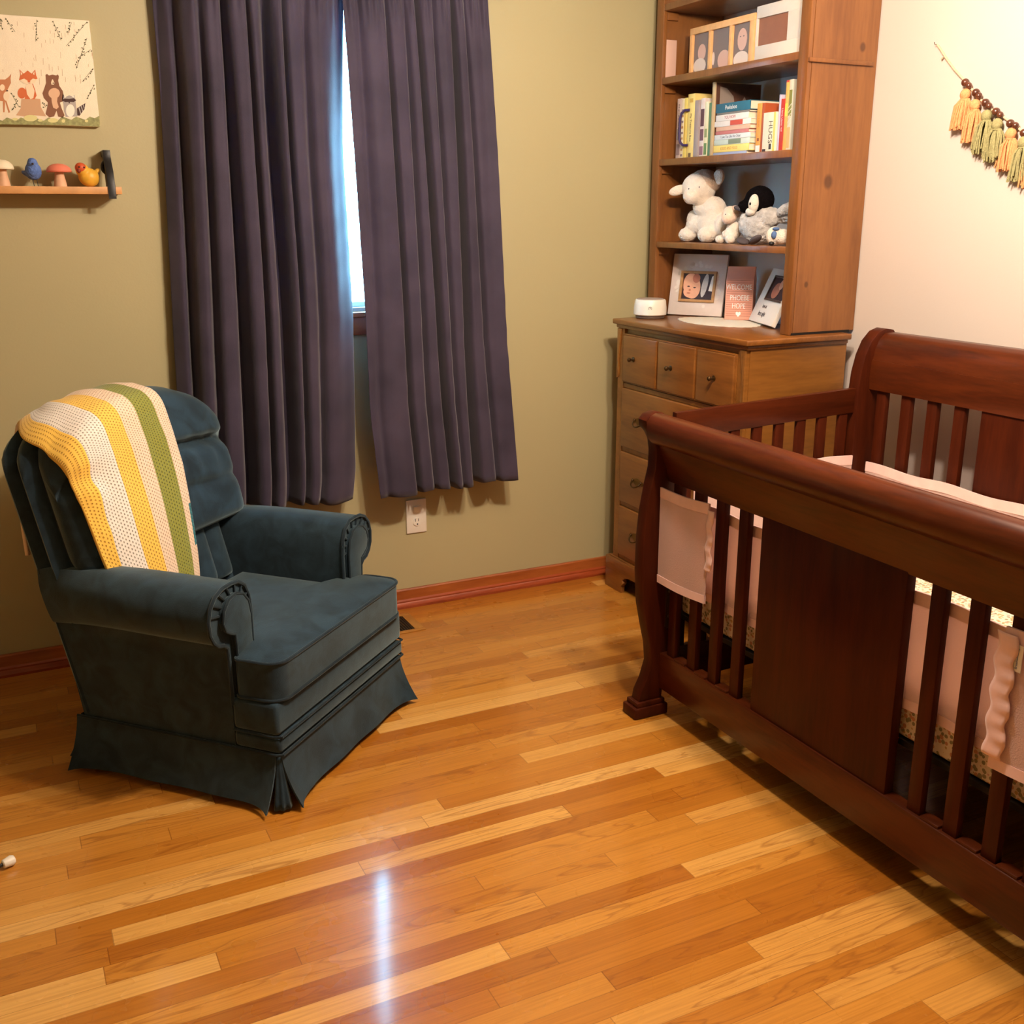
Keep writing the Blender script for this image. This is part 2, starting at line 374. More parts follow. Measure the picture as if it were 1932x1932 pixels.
# ------------------------------------------------------------------ room shell
XW, YW, ZC = 2.664, 3.66, 2.46
XL, YF = -1.7, -1.6
WX0, WX1, WZ0, WZ1 = .74, 1.60, 1.155, 2.245      # window opening
struct('floor', bx(XL, XW, YF, YW, -.05, 0), 'floor')
struct('ceiling', bx(XL, XW, YF, YW, ZC, ZC+.05), 'ceil')
m = MB()
m.box(XL, WX0, YW, YW+.14, 0, ZC); m.box(WX1, XW, YW, YW+.14, 0, ZC); m.box(WX0, WX1, YW, YW+.14, 0, WZ0); m.box(WX0, WX1, YW, YW+.14, WZ1, ZC)
struct('wall_back', m, 'green')
struct('wall_right', bx(XW, XW+.1, YF, YW+.14, 0, ZC), 'cream')
struct('wall_left', bx(XL-.1, XL, YF, YW+.14, 0, ZC), 'green')
struct('wall_front', bx(XL-.1, XW+.1, YF-.1, YF, 0, ZC), 'green')
def base_prof(y, d):      # profile in (y,z) for a board against plane y, d = inward sign
    return [(y, 0), (y+d*.022, 0), (y+d*.024, .010), (y+d*.020, .020), (y+d*.017, .024), (y+d*.018, .030), (y+d*.012, .036), (y, .036)]
m = MB(); m.prism([(YW-.012, .036), (YW-.012, .072), (YW-.009, .077), (YW, .077), (YW, .036)], 'x', XL, XW)
bb = struct('baseboard_back', m, 'trim')
m = MB(); m.prism([(a, b) for a, b in base_prof(YW, -1)], 'x', XL, XW); struct('shoe_moulding', m, 'trim2', bb, 30)
m = MB(); m.prism([(XW-.012, .036), (XW-.012, .072), (XW-.009, .077), (XW, .077), (XW, .036)], 'y', YF, YW-.026)
bb = struct('baseboard_right', m, 'trimY')
m = MB(); m.prism(base_prof(XW, -1), 'y', YF, YW-.026); struct('shoe_moulding', m, 'trimY', bb, 30)
# window: frame set into the wall, sash with panes, stool and apron
m = MB(); t = .03
m.box(WX0, WX0+t, YW+.02, YW+.12, WZ0, WZ1); m.box(WX1-t, WX1, YW+.02, YW+.12, WZ0, WZ1); m.box(WX0+t, WX1-t, YW+.02, YW+.12, WZ1-t, WZ1); m.box(WX0+t, WX1-t, YW+.02, YW+.12, WZ0, WZ0+.012)
win = struct('window_1', m, 'white')
m = MB(); zm = 1.66
m.box(WX0+t, WX0+t+.04, YW+.05, YW+.08, WZ0+.012, WZ1-t); m.box(WX1-t-.04, WX1-t, YW+.05, YW+.08, WZ0+.012, WZ1-t); m.box(WX0+t+.04, WX1-t-.04, YW+.05, YW+.08, WZ0+.012, WZ0+.03); m.box(WX0+t+.04, WX1-t-.04, YW+.05, YW+.08, WZ1-t-.02, WZ1-t)
struct('sash', m, 'white', win)
struct('glass_pane', bx(WX0+t+.03, WX1-t-.03, YW+.062, YW+.066, WZ0+.02, WZ1-t-.02), 'glass', win)
struct('window_stool', bx(WX0-.05, WX1+.05, YW-.028, YW+.02, WZ0-.018, WZ0, bev=.003), 'trim', win, 30)
struct('window_apron', bx(WX0-.03, WX1+.03, YW-.014, YW, WZ0-.082, WZ0-.018, bev=.003), 'trim', win, 30)

# ------------------------------------------------------------------ curtain rod and curtains
rod = thing('curtain_rod', 'wooden curtain rod with rounded end above the window, carrying both purple curtains', 'curtain rod', (1.13, 3.60, 2.235))
m = MB(); m.tube([(.50, 3.60, 2.235), (1.735, 3.60, 2.235)], .009, 12); part('pole', m, 'trim', rod)
for sx, xx in ((-1, .50), (1, 1.735)):
    m = MB(); m.lathe([(.009, 0), (.015, sx*.004), (.016, sx*.014), (.012, sx*.022), (0.0, sx*.026)], (xx, 3.60, 2.235), 16, 'x'); part('finial', m, 'trim', rod)
for xx in (.525, 1.72):
    part('bracket', bx(xx-.006, xx+.006, 3.60, YW, 2.222, 2.232), 'bronze', rod)

def pw(tb):
    def f(k):
        if k <= tb[0][0]: return tb[0][1]
        for (a, b), (c_, d) in zip(tb, tb[1:]):
            if k <= c_: return b+(d-b)*(k-a)/(c_-a)
        return tb[-1][1]
    return f
def curtain(xl, xr, zb, folds, side, seed, yoff, bowt):
    rnd = random.Random(seed); ph = [rnd.uniform(0, 6.28) for _ in range(6)]
    NU, NV = 260, 70
    def fn(u, v):
        z = 2.262-v*(2.262-zb(u)); k = v
        x0 = xl(k); x1 = xr(k)
        ys = 0; dx = 0
        for (st, sb, w0, w1, dp) in folds:
            c = st+(sb-st)*k; w = w0+(w1-w0)*k; d = (u-c)/w
            a = dp*min(1, .35+k*2.2)
            ys += a*exp(-d*d*1.2); dx += -.35*w*d*exp(-d*d*.9)*.5
        rip = .0022*sin(u*46+ph[0]+1.3*k+2*sin(u*7))*(1-.5*k)+.002*sin(u*83+ph[1])*(max(0, 1-3*k))+.007*sin(u*15+ph[2]+k*1.2+sin(u*5))
        gather = .006*sin(u*150+ph[3])*max(0, 1-v*9)
        wr = .0018*sin(z*55+sin(u*9)*3+ph[4])*sin(u*21+ph[5]+z*4)*max(0, min(1, 2*v))
        crease = -.0035*exp(-((z-zb(u)-.085)/.006)**2)
        y = 3.548-.022*min(1, 3*v)+ys+rip+gather+wr+crease+yoff(u, k)
        x = x0+(x1-x0)*u+dx*(x1-x0)
        return (x, min(y, 3.628), z)
    m = MB(); m.grid(fn, NU, NV); return m
# left panel: its right border swings towards the window, so daylight rakes it
fl = [(.095, .09, .022, .022, .060), (.215, .20, .022, .026, .060), (.335, .365, .020, .036, .115), (.455, .49, .013, .018, .055), (.545, .610, .034, .040, .120), (.64, .70, .014, .018, .045), (.76, .79, .030, .022, .035)]
def yl(u, k): return .095*max(0, (.20-u)/.20)**1.1+ .105*max(0, (u-.84)/.16)**1.4*min(1, .35+2.2*k)*(1-.5*max(0, k-.55)/.45)
m = curtain(pw([(0, .562), (.21, .563), (.43, .551), (.67, .535), (1, .522)]), pw([(0, 1.158), (.07, 1.154), (.2, 1.147), (.34, 1.143), (.53, 1.150), (.63, 1.150), (.83, 1.134), (.95, 1.122), (1, 1.106)]), lambda u: .508-.02*u+.004*sin(u*20), fl, 0, 3, yl, 1)
c = solo('curtain', m, 'curtain', 'purple curtain panel on the left of the window, partly behind the armchair', 'curtain', (.84, 3.56, .5), smooth=60)
md = c.modifiers.new('thick', 'SOLIDIFY'); md.thickness = .0016
fr = [(.10, .06, .05, .03, .012), (.29, .285, .018, .018, .050), (.42, .40, .016, .018, .025), (.50, .525, .016, .022, .085), (.60, .60, .013, .018, .022), (.745, .70, .016, .026, .115), (.83, .86, .013, .02, .028)]
def yr(u, k): return -.012*max(0, (.14-u)/.14)*min(1, .3+2*k)
m = curtain(pw([(0, 1.132), (.07, 1.139), (.15, 1.144), (.34, 1.151), (.62, 1.167), (.82, 1.170), (1, 1.197)]), pw([(0, 1.652), (.18, 1.668), (.43, 1.690), (.70, 1.714), (1, 1.760)]), lambda u: .488+.014*u+.005*sin(u*17+1), fr, 1, 8, yr, 1)
c = solo('curtain', m, 'curtain', 'purple curtain panel on the right of the window, hanging above the outlet', 'curtain', (1.45, 3.56, .5), smooth=60)
md = c.modifiers.new('thick', 'SOLIDIFY'); md.thickness = .0016

# ------------------------------------------------------------------ outlet, vent, rod on floor
ot = thing('wall_outlet', 'white switch and outlet plate on the green wall below the right curtain', 'outlet', (1.385, YW, .30))
part('cover_plate', bx(1.343, 1.426, YW-.007, YW, .300, .434, bev=.003), 'white', ot)
part('rocker_switch', bx(1.370, 1.400, YW-.014, YW-.006, .383, .408, bev=.003), 'white', ot)
m = MB(); m.prism(disc_poly(1.385, .346, .0165, .0165, 24), 'y', YW-.0105, YW-.006); pl_ = part('receptacle', m, 'white', ot)
m = MB(); m.box(1.377, 1.3795, YW-.0108, YW-.0100, .347, .358); m.box(1.390, 1.3925, YW-.0108, YW-.0100, .347, .358); m.prism(disc_poly(1.386, .336, .0032, .0032, 12), 'y', YW-.0108, YW-.0100)
part('contact_slots', m, 'black', pl_, label='dark slots')
vt = thing('floor_vent', 'metal floor register let into the boards between armchair and baseboard', 'vent', (1.18, 3.49, 0))
m = MB(); X0, X1, Y0, Y1 = 1.00, 1.315, 3.405, 3.588
m.box(X0, X1, Y0, Y0+.02, 0, .004, bev=.001); m.box(X0, X1, Y1-.02, Y1, 0, .004, bev=.001); m.box(X0, X0+.035, Y0+.02, Y1-.02, 0, .004, bev=.001); m.box(X1-.035, X1, Y0+.02, Y1-.02, 0, .004, bev=.001)
part('rim', m, 'vent', vt)
part('duct_shade_sheet', bx(X0+.035, X1-.035, Y0+.02, Y1-.02, 0, .001), 'dark', vt, label='dark sheet painting in the shade under the louvres')  # flat dark sheet, shade of the vent opening put into its colour
m = MB()
k = X0+.042
while k < X1-.04: m.box(k, k+.003, Y0+.02, Y1-.02, .001, .0035); k += .010
part('louvres', m, 'brassd', vt)
dr = thing('door_stop', 'thin dark rod with a white rubber tip lying on the floor, left of the armchair', 'door stop', (-.2, 2.44, 0))
m = MB(); m.tube([(-.36, 2.36, .012), (-.128, 2.47, .014)], .0045, 10); part('rod', m, 'darkbase', dr)
m = MB(); a = Vector((-.128, 2.47, .014)); d = Vector((.232, .11, .002)).normalized()
m.tube([a-d*.006, a-d*.004, a+d*.016, a+d*.022], [.0075, .010, .013, .010], 14); part('rubber_tip', m, 'white', dr, label='white rubber tip')

# ------------------------------------------------------------------ dresser
ds = thing('dresser', 'tall honey coloured wooden chest of drawers with brass pulls in the corner, under the shelves', 'dresser', (2.38, 3.11, 0))
DX0, DX1, DY0, DY1 = 2.185, 2.605, 2.715, 3.505
m = MB(); m.box(DX0+.012, DX1, DY0, DY1, .13, 1.072); part('carcass', m, 'maple', ds)
m = MB()
prof = [(0, 1.080), (.004, 1.076), (.010, 1.084), (.010, 1.094), (.004, 1.100)]
m.box(DX0-.018, DX1+.005, DY0-.018, DY1+.018, 1.080, 1.100, bev=.005, seg=3); part('top', m, 'mapleY', ds)
m = MB(); m.box(DX0-.006, DX1, DY0-.007, DY1+.007, 1.066, 1.080, bev=.004); part('top_moulding', m, 'mapleY', ds)
# face frame
m = MB(); m.box(DX0, DX0+.012, DY0+.004, DY0+.045, .136, 1.066); m.box(DX0, DX0+.012, DY1-.045, DY1-.004, .136, 1.066)
for z in (.1475, .372, .596, .848): m.box(DX0+.002, DX0+.012, DY0+.045, DY1-.045, z-.008, z+.008)
part('face_frame', m, 'maple', ds)
for yy in (DY0+.002, DY1-.002):
    m = MB(); s = 1 if yy < 3 else -1
    pf = [(yy, .87), (yy+s*.012, .875), (yy+s*.018, .90), (yy+s*.012, .94), (yy+s*.016, .99), (yy+s*.024, 1.03), (yy+s*.030, 1.064), (yy, 1.064)]
    m.prism(pf, 'x', DX0-.006, DX0, bev=.002); part('corner_scroll', m, 'maple', ds)
# top drawer: one drawer with three raised panels and knobs
m = MB(); m.box(DX0-.004, DX0+.01, DY0+.048, DY1-.048, .860, 1.048, bev=.002)
td = part('drawer', m, 'mapleY', ds)
for (a, b) in ((DY0+.052, 2.975), (2.985, 3.215), (3.225, DY1-.052)):
    m = MB(); m.box(DX0-.011, DX0-.003, a, b, .864, 1.044, bev=.006, seg=3); part('raised_panel', m, 'mapleY', td)
for y, z in ((3.375, .957), (3.128, .956), (2.872, .955)):
    m = MB(); m.lathe([(.010, 0), (.010, -.002), (.004, -.005), (.004, -.012), (.008, -.016), (.009, -.021), (.005, -.026), (0, -.027)], (DX0-.011, y, z), 14, 'x')
    part('knob', m, 'brassd', td)
def pull(y, z, par):
    m = MB(); m.prism([(y-.045, z), (y-.036, z+.010), (y-.026, z+.004), (y-.016, z+.013), (y, z+.017), (y+.016, z+.013), (y+.026, z+.004), (y+.036, z+.010), (y+.045, z), (y+.034, z-.010), (y+.024, z-.005), (y+.012, z-.014), (y, z-.020), (y-.012, z-.014), (y-.024, z-.005), (y-.034, z-.010)], 'x', DX0-.0095, DX0-.0075)
    bp = part('back_plate', m, 'brass', par)
    m = MB(); pts = [(DX0-.012-.018*sin(t), y-.030*cos(t), z+.003-.020*sin(t)) for t in [pi*k/12 for k in range(13)]]
    m.tube(pts, .0028, 8); m.ell((DX0-.012, y-.030, z+.003), .005, u=10, v=8); m.ell((DX0-.012, y+.030, z+.003), .005, u=10, v=8)
    part('bail_handle', m, 'brassd', bp)
for (z0, z1) in ((.606, .838), (.382, .586), (.158, .362)):
    m = MB(); m.box(DX0-.008, DX0+.01, DY0+.048, DY1-.048, z0, z1, bev=.005, seg=3); dd = part('drawer', m, 'mapleY', ds)
    for y in (3.325, 2.895): pull(y, (z0+z1)/2+.002, dd)
# plinth with bracket feet
def foot_prof(y0, y1):
    e = .155; q = [(y0, 0), (y0+e-.035, 0), (y0+e-.035, .028), (y0+e-.018, .046), (y0+e-.024, .058), (y0+e-.004, .072), (y0+e+.03, .078)]
    r = [(y0+y1-a, b) for a, b in q[::-1]]
    return q+r+[(y1, .132), (y0, .132)]
m = MB(); m.prism(foot_prof(DY0-.012, DY1+.03), 'x', DX0-.014, DX0+.006, bev=.002); part('front_plinth', m, 'mapleY', ds)
for a, b in ((DY0-.012, DY0+.004), (DY1+.014, DY1+.03)):
    m = MB(); e = .12; x0, x1 = DX0+.006, DX1-.002
    m.prism([(x0, 0), (x0+e-.03, 0), (x0+e-.03, .03), (x0+e, .07), (x1-e, .07), (x1-e+.03, .03), (x1-e+.03, 0), (x1, 0), (x1, .132), (x0, .132)], 'y', a, b); part('side_plinth', m, 'maple', ds)
part('plinth_cap', bx(DX0-.006, DX1, DY0-.006, DY1+.018, .130, .138, bev=.003), 'mapleY', ds)
part('case_back_panel', bx(DX1-.006, DX1, DY0+.004, DY1+.014, .07, .13), 'maple', ds)

# ------------------------------------------------------------------ hutch (open shelves on the dresser)
HX0, HX1, HY0, HY1, HZ0, HZ1 = 2.377, 2.660, 2.748, 3.600, 1.100, 2.43
hu = thing('shelf_hutch', 'tall open wooden shelf unit standing on top of the chest of drawers', 'bookshelf', (HX0, HY0, HZ0))
m = MB(); m.box(HX0+.018, HX1, HY0, HY0+.020, HZ0+.006, HZ1); part('side_panel', m, 'hutchside', hu)
m = MB(); m.box(HX0+.018, HX1, HY1-.030, HY1-.010, HZ0+.006, HZ1); part('side_panel', m, 'hutch', hu)
part('stile', bx(HX0, HX0+.018, HY0, HY0+.046, HZ0, HZ1, bev=.004), 'hutch', hu)
part('stile', bx(HX0, HX0+.018, HY1-.046, HY1, HZ0, HZ1, bev=.003), 'hutch', hu)
SH = [(1.385, .022), (1.690, .024), (1.981, .024), (2.235, .024)]
for z, th in SH:
    m = MB(); m.box(HX0+.002, HX1-.012, HY0+.021, HY1-.031, z-th, z, bev=.003); part('shelf', m, 'hutch', hu)
    for yy in (HY1-.047, ):
        part('shelf_cleat', bx(HX0+.02, HX0+.07, HY1-.042, HY1-.031, z-th-.028, z-th, bev=.002), 'hutch', hu)
part('top_board', bx(HX0-.004, HX1, HY0-.004, HY1, HZ1, HZ1+.02), 'hutch', hu)
part('side_ledge', bx(HX0+.0, HX1-.02, HY0-.010, HY0, 1.945, 1.958, bev=.002), 'hutch', hu)
part('gap_shade_strip', bx(HX0+.01, HX1-.02, HY0-.002, HY0+.02, HZ0, HZ0+.008), 'dark', hu, label='dark strip painting in the shaded gap under the side')  # added dark strip, stands in for shade in the gap below the panel

# ------------------------------------------------------------------ crib
cr = thing('crib', 'dark cherry sleigh crib with rolled rails and slats, against the cream wall', 'crib', (2.1, 1.787, 0))
CY0, CY1 = 1.005, 2.500
legp = [(1.690, .946), (1.668, .950), (1.645, .944), (1.631, .928), (1.634, .910), (1.652, .890), (1.664, .868), (1.670, .835), (1.669, .784), (1.657, .733), (1.643, .655), (1.636, .575), (1.635, .473), (1.643, .367), (1.659, .293), (1.674, .232), (1.680, .173), (1.664, .118), (1.645, .080), (1.640, .052),
        (1.722, .052), (1.726, .10), (1.738, .18), (1.748, .28), (1.752, .40), (1.752, .70), (1.742, .78), (1.716, .85), (1.704, .89), (1.704, .93)]
for (a, b) in ((CY1-.045, CY1), (CY0, CY0+.045)):
    m = MB(); m.prism(legp, 'y', a, b, bev=.004); lg = part('front_leg', m, 'cherryZ', cr)
    m = MB(); m.box(1.628, 1.730, a-.008, b+.008, .034, .052, bev=.004); m.box(1.618, 1.738, a-.014, b+.014, 0, .036, bev=.005); part('foot_block', m, 'cherryZ', lg)
m = MB(); roll = [(1.704, .905), (1.700, .930), (1.686, .945), (1.662, .949), (1.644, .941), (1.634, .924), (1.632, .900), (1.638, .879), (1.652, .863), (1.668, .858), (1.692, .866)]
m.prism(roll, 'y', CY0+.045, CY1-.045); part('rolled_top_rail', m, 'cherry', cr, smooth=50)
m = MB(); m.prism([(1.672, .864), (1.680, .842), (1.690, .815), (1.706, .780), (1.716, .743), (1.746, .743), (1.742, .785), (1.720, .835), (1.700, .874)], 'y', CY0+.045, CY1-.045); part('upper_rail', m, 'cherry', cr, smooth=50)
part('lower_rail', bx(1.708, 1.748, CY0+.045, CY1-.045, .088, .205, bev=.004), 'cherry', cr)
SL = [2.412, 2.311, 2.210, 2.110, 1.463, 1.363, 1.262, 1.162, 1.066]
for y in SL: part('slat', bx(1.718, 1.738, y-.019, y+.019, .200, .748, bev=.003), 'cherryZ', cr)
for a, b in zip(SL[4:], SL[5:]): part('slot_filler', bx(1.712, 1.744, b+.024, a-.024, .203, .212, bev=.003), 'cherry', cr)
for a, b in zip(SL[:3], SL[1:4]): part('slot_filler', bx(1.712, 1.744, b+.024, a-.024, .203, .212, bev=.003), 'cherry', cr)
part('centre_panel', bx(1.714, 1.742, 1.545, 2.030, .200, .748, bev=.002), 'cherryZ', cr)
# headboard side
hp = [(2.420, .0), (2.420, .95), (2.425, 1.01), (2.438, 1.065), (2.458, 1.108), (2.486, 1.136), (2.515, 1.145), (2.548, 1.140), (2.568, 1.118), (2.570, 1.088), (2.552, 1.055), (2.538, 1.0), (2.532, .90), (2.530, .0)]
for (a, b) in ((CY1-.045, CY1), (CY0, CY0+.045)):
    m = MB(); m.prism(hp, 'y', a, b, bev=.004); part('headboard_post', m, 'cherryZ', cr)
m = MB(); m.prism([(2.470, 1.050), (2.476, 1.082), (2.490, 1.112), (2.512, 1.132), (2.540, 1.134), (2.558, 1.116), (2.560, 1.090), (2.545, 1.062), (2.515, 1.045)], 'y', CY0+.045, CY1-.045); part('rolled_head_rail', m, 'cherry', cr, smooth=50)
m = MB(); m.prism([(2.466, .958), (2.462, 1.0), (2.466, 1.050), (2.505, 1.050), (2.500, .958)], 'y', CY0+.045, CY1-.045); part('head_rail', m, 'cherry', cr)
for y in SL: part('slat', bx(2.475, 2.495, y-.019, y+.019, .200, .960, bev=.003), 'cherryZ', cr)
part('headboard_panel', bx(2.471, 2.499, 1.545, 2.030, .200, .960, bev=.002), 'cherryZ', cr)
part('back_lower_rail', bx(2.466, 2.506, CY0+.045, CY1-.045, .088, .205, bev=.004), 'cherry', cr)
# ends
for y in (CY1-.034, CY0+.012):
    m = MB(); m.prism([(1.742, .862), (1.742, .940), (2.421, .962), (2.421, .884)], 'y', y, y+.022, bev=.003); part('end_top_rail', m, 'cherryX', cr)
    part('end_lower_rail', bx(1.750, 2.421, y, y+.022, .088, .205, bev=.003), 'cherryX', cr)
    for k in range(8): x = 2.383-k*.0845; part('end_slat', bx(x-.017, x+.017, y+.003, y+.019, .200, .892, bev=.003), 'cherryZ', cr)
m = MB(); m.box(1.722, 1.726, CY1-.0475, CY1-.0445, .285, .525, bev=.0008); hw = part('rail_bracket', m, 'bronze', cr, label='dark metal mounting strip')
m = MB(); m.box(1.728, 1.738, CY1-.0475, CY1-.0445, .28, .53, bev=.001); part('mounting_strip', m, 'bronze', hw)
for z in (.50, .475, .43, .40, .32):
    m = MB(); m.lathe([(.0045, 0), (.004, -.002), (0, -.0025)], (1.733, CY1-.0475, z), 10, 'y'); part('screw', m, 'steel', hw)
part('mattress_support', bx(1.760, 2.460, CY0+.05, CY1-.05, .318, .332), 'darkbase', cr)
m = MB(); m.box(1.766, 2.450, CY0+.06, CY1-.062, .333, .475, bev=.014, seg=4)
solo('crib_mattress', m, 'floral', 'crib mattress in a cream floral fitted sheet, inside the crib', 'mattress', (2.11, 1.787, .333), smooth=60)

# pink mesh liner
ln_ = thing('crib_liner', 'pale pink mesh liner with satin edges threaded through the crib slats', 'crib bumper', (1.77, 1.787, .40))
def wavy(p0, p1, z0, z1, nrm, amp, seed, bands=True, th=.006, nm='mesh_panel', ruf=0):
    p0 = Vector((*p0, 0)); p1 = Vector((*p1, 0)); n = Vector((*nrm, 0)); rnd = random.Random(seed); a, b, c_ = [rnd.uniform(0, 6) for _ in range(3)]
    L = (p1-p0).length; NU = max(12, int(L/.012))
    def f(off, za, zb):
        def g(u, v):
            s = u*L; w = amp*(sin(s*19+a)+.6*sin(s*41+b))*(.4+.6*v)
            q = p0+(p1-p0)*u+n*(w+off)
            return (q.x, q.y, za+(zb-za)*v+.003*sin(s*23+c_))
        return g
    def slab(za, zb, t, o):
        m = MB(); m.grid(f(o, za, zb), NU, 8); m.grid(f(o+t, za, zb), NU, 8, flip=True)
        bmesh.ops.holes_fill(m.bm, edges=[e for e in m.bm.edges if e.is_boundary], sides=4)
        g0 = f(o, za, zb); g1 = f(o+t, za, zb)
        for (u0, u1, v0, v1) in [(k/NU, (k+1)/NU, v, v) for k in range(NU) for v in (0, 1)]+[(u, u, k/8, (k+1)/8) for k in range(8) for u in (0, 1)]:
            m.quad(g0(u0, v0), g0(u1, v1), g1(u1, v1), g1(u0, v0))
        bmesh.ops.remove_doubles(m.bm, verts=m.bm.verts, dist=1e-5)
        return m
    p = part(nm, slab(z0+.022, z1-.028, th*.5, th*.25), 'pinkmesh', ln_, smooth=60)
    if bands:
        part('satin_binding', slab(z1-.030, z1, th, 0), 'pinksatin', p, smooth=60, label='satin top edge')
        part('satin_binding', slab(z0, z0+.024, th, 0), 'pinksatin', p, smooth=60, label='satin bottom edge')
    return p
wavy((1.754, 2.405), (1.754, 1.07), .418, .700, (-1, 0), .0012, 1)
wavy((2.460, 2.43), (2.460, 1.07), .45, .728, (-1, 0), .0012, 2)
wavy((1.80, 2.449), (2.41, 2.449), .45, .752, (0, -1), .0012, 3)
wavy((1.690, 2.448), (1.703, 2.235), .437, .728, (-1, 0), .0012, 4, nm='wrapped_flap')
wavy((1.700, 1.275), (1.700, 1.125), .425, .728, (-1, 0), .0012, 5, nm='wrapped_flap')
def ruffle(x, y0, y1, z0, z1, seed):
    m = MB()
    def g(u, v):
        z = z0+(z1-z0)*v; w = sin(z*190+seed)
        return (x-.0016*u*w-.002*sin(pi*u), y0+(y1-y0)*u+.004*sin(z*95+seed), z)
    m.grid(g, 6, 40); o = part('satin_ruffle', m, 'pinksatin', ln_, smooth=70)
    md = o.modifiers.new('thick', 'SOLIDIFY'); md.thickness = .0015
ruffle(1.694, 2.236, 2.208, .54, .715, 1)
ruffle(1.688, 1.285, 1.240, .45, .715, 2)
m = MB(); m.box(1.6905, 1.6915, 1.228, 1.250, .645, .700); tg = part('care_tag', m, 'white', ln_, label='white fabric tag')
m = MB(); m.text('BreathableBaby', .007, Matrix.Translation((1.6902, 1.239, .672)) @ Matrix(((0, 0, -1, 0), (0, 1, 0, 0), (1, 0, 0, 0), (0, 0, 0, 1))), .0001)
part('tag_lettering', m, plain('blue_tag_ink', (70, 90, 150)), tg, smooth=0)

# ------------------------------------------------------------------ armchair (local frame: x across, y back, z up)
CH = Vector((.525, 2.43, 0)); CR = R(43)
ch = thing('armchair', 'dark teal velvet armchair with rolled arms, skirt and tufted back, left of the window', 'armchair', CH, CR)
def cp(name, mb, mat='velvet', par=None, **k): return part(name, mb, mat, par or ch, local=True, **k)
WD = .69
part_b = MB(); part_b.box(.006, WD-.006, .004, .62, .150, .305, bev=.012, seg=3); cp('seat_base', part_b)
for z0, z1, o in ((.212, .300, .006), (.162, .206, .010)):
    m = MB(); m.box(-.001-o*.2, WD+.001+o*.2, -o, .13, z0, z1, bev=.012, seg=3); cp('front_band', m)
m = MB()
for z in (.209, .159): m.tube([(.0, .13, z), (-.004, .01, z), (.004, -.012, z), (WD-.004, -.012, z), (WD+.004, .01, z), (WD, .13, z)], .0035, 8)
cp('band_piping', m, 'velvet2')
# arms
arm = [(.103, .16), (.103, .30), (.105, .42), (.106, .50), (.100, .548), (.084, .580), (.058, .597), (.026, .600), (-.008, .598), (-.038, .586), (-.060, .562), (-.070, .530), (-.068, .496), (-.056, .472), (-.038, .456), (-.016, .450), (-.004, .438), (-.001, .40), (.0, .28), (.002, .155)]
def bback(z): return .625+.25*max(0, z-.2)
for side in (0, 1):
    f = (lambda a: a) if side == 0 else (lambda a: WD-a)
    m = MB(); NB = 10; rings = []
    for j in range(NB+1):
        t = j/NB; ring = []
        for (a, z) in arm:
            b = .13+(bback(z)-.13)*t; k = max(0, (t-.35)/.65); a_2 = a*(1-.85*k**1.3) if a < 0 else a
            z_2 = z if z < .44 else z-.022*k*k-(.03*k*k if a < -.02 else 0)*(z-.45)/.15
            ring.append(m.bm.verts.new((f(a_2), b, z_2)))
        rings.append(ring)
    n = len(arm)
    for j in range(NB):
        for i in range(n): m.bm.faces.new((rings[j][i], rings[j][(i+1) % n], rings[j+1][(i+1) % n], rings[j+1][i]))
    m.bm.faces.new(rings[0]); m.bm.faces.new(rings[-1][::-1])
    a_ = cp('arm', m, smooth=50)
    m = MB(); pf = [(f(a), z) for a, z in arm if z > .2]
    m.tube([(x, .127, z) for x, z in pf], .0055, 8); cp('arm_piping', m, 'velvet2', a_)
    inner = [(f(.088), .30), (f(.088), .50), (f(.080), .540), (f(.060), .566), (f(.032), .576), (f(.0), .568), (f(-.022), .545), (f(-.030), .515), (f(-.020), .490), (f(.0), .478), (f(.016), .470), (f(.018), .44), (f(.020), .30)]
    m = MB(); m.prism(inner, 'y', .112, .132, bev=.006, seg=3); fp = cp('arm_front_panel', m, 'velvet', a_)
    m = MB(); m.tube([(x, .114, z) for x, z in inner], .0038, 8); cp('panel_piping', m, 'velvet2', fp)
    m = MB()
    for k in range(9):
        t = pi*(.10+.12*k); x = .030-.052*cos(t); z = .515+.052*sin(t)
        xo = .022-.088*cos(t); zo = .515+.080*sin(t)
        if zo < .45: continue
        m.tube([(f(x), .126, z), (f(xo), .127, zo)], .0032, 6)
    cp('scroll_pleats', m, 'velvet2', a_)
# seat cushion (T shape)
def rc(cx, cy, r, a0, a1, n=5): return [(cx+r*cos(R(a0+(a1-a0)*k/n)), cy+r*sin(R(a0+(a1-a0)*k/n))) for k in range(n+1)]
T = rc(.050, .030, .045, 180, 270)+rc(WD-.045, .030, .045, 270, 360)+[(WD+.0, .085)]+rc(WD-.02, .100, .018, 0, 90, 3)+[(WD-.11, .122), (WD-.112, .49), (.112, .49), (.11, .122)]+rc(.02, .100, .018, 90, 180, 3)+[(.004, .085)]
m = MB()
tcx, tcy = WD/2, .24
def crown(q, z0, zt): return z0+zt*(1-q**3)**.6
rings = []
for q in (1, .985, .95, .88, .76, .6, .4, .2):
    zz = .405+.026*(1-q**5)**.8
    rings.append([m.bm.verts.new((tcx+(x-tcx)*q, tcy+(y-tcy)*q, zz)) for x, y in T])
n = len(T); base = [m.bm.verts.new((x, y, .302)) for x, y in T]
for A_, B_ in [(base, rings[0])]+list(zip(rings, rings[1:])):
    for i in range(n): m.bm.faces.new((A_[i], A_[(i+1) % n], B_[(i+1) % n], B_[i]))
m.bm.faces.new(rings[-1]); m.bm.faces.new(base[::-1])
sc = cp('seat_cushion', m, smooth=50)
m = MB()
for z in (.406, .304): m.tube([(x, y, z) for x, y in T[-5:]+T[:16]], .0048, 8)
cp('cushion_piping', m, 'velvet2', sc)
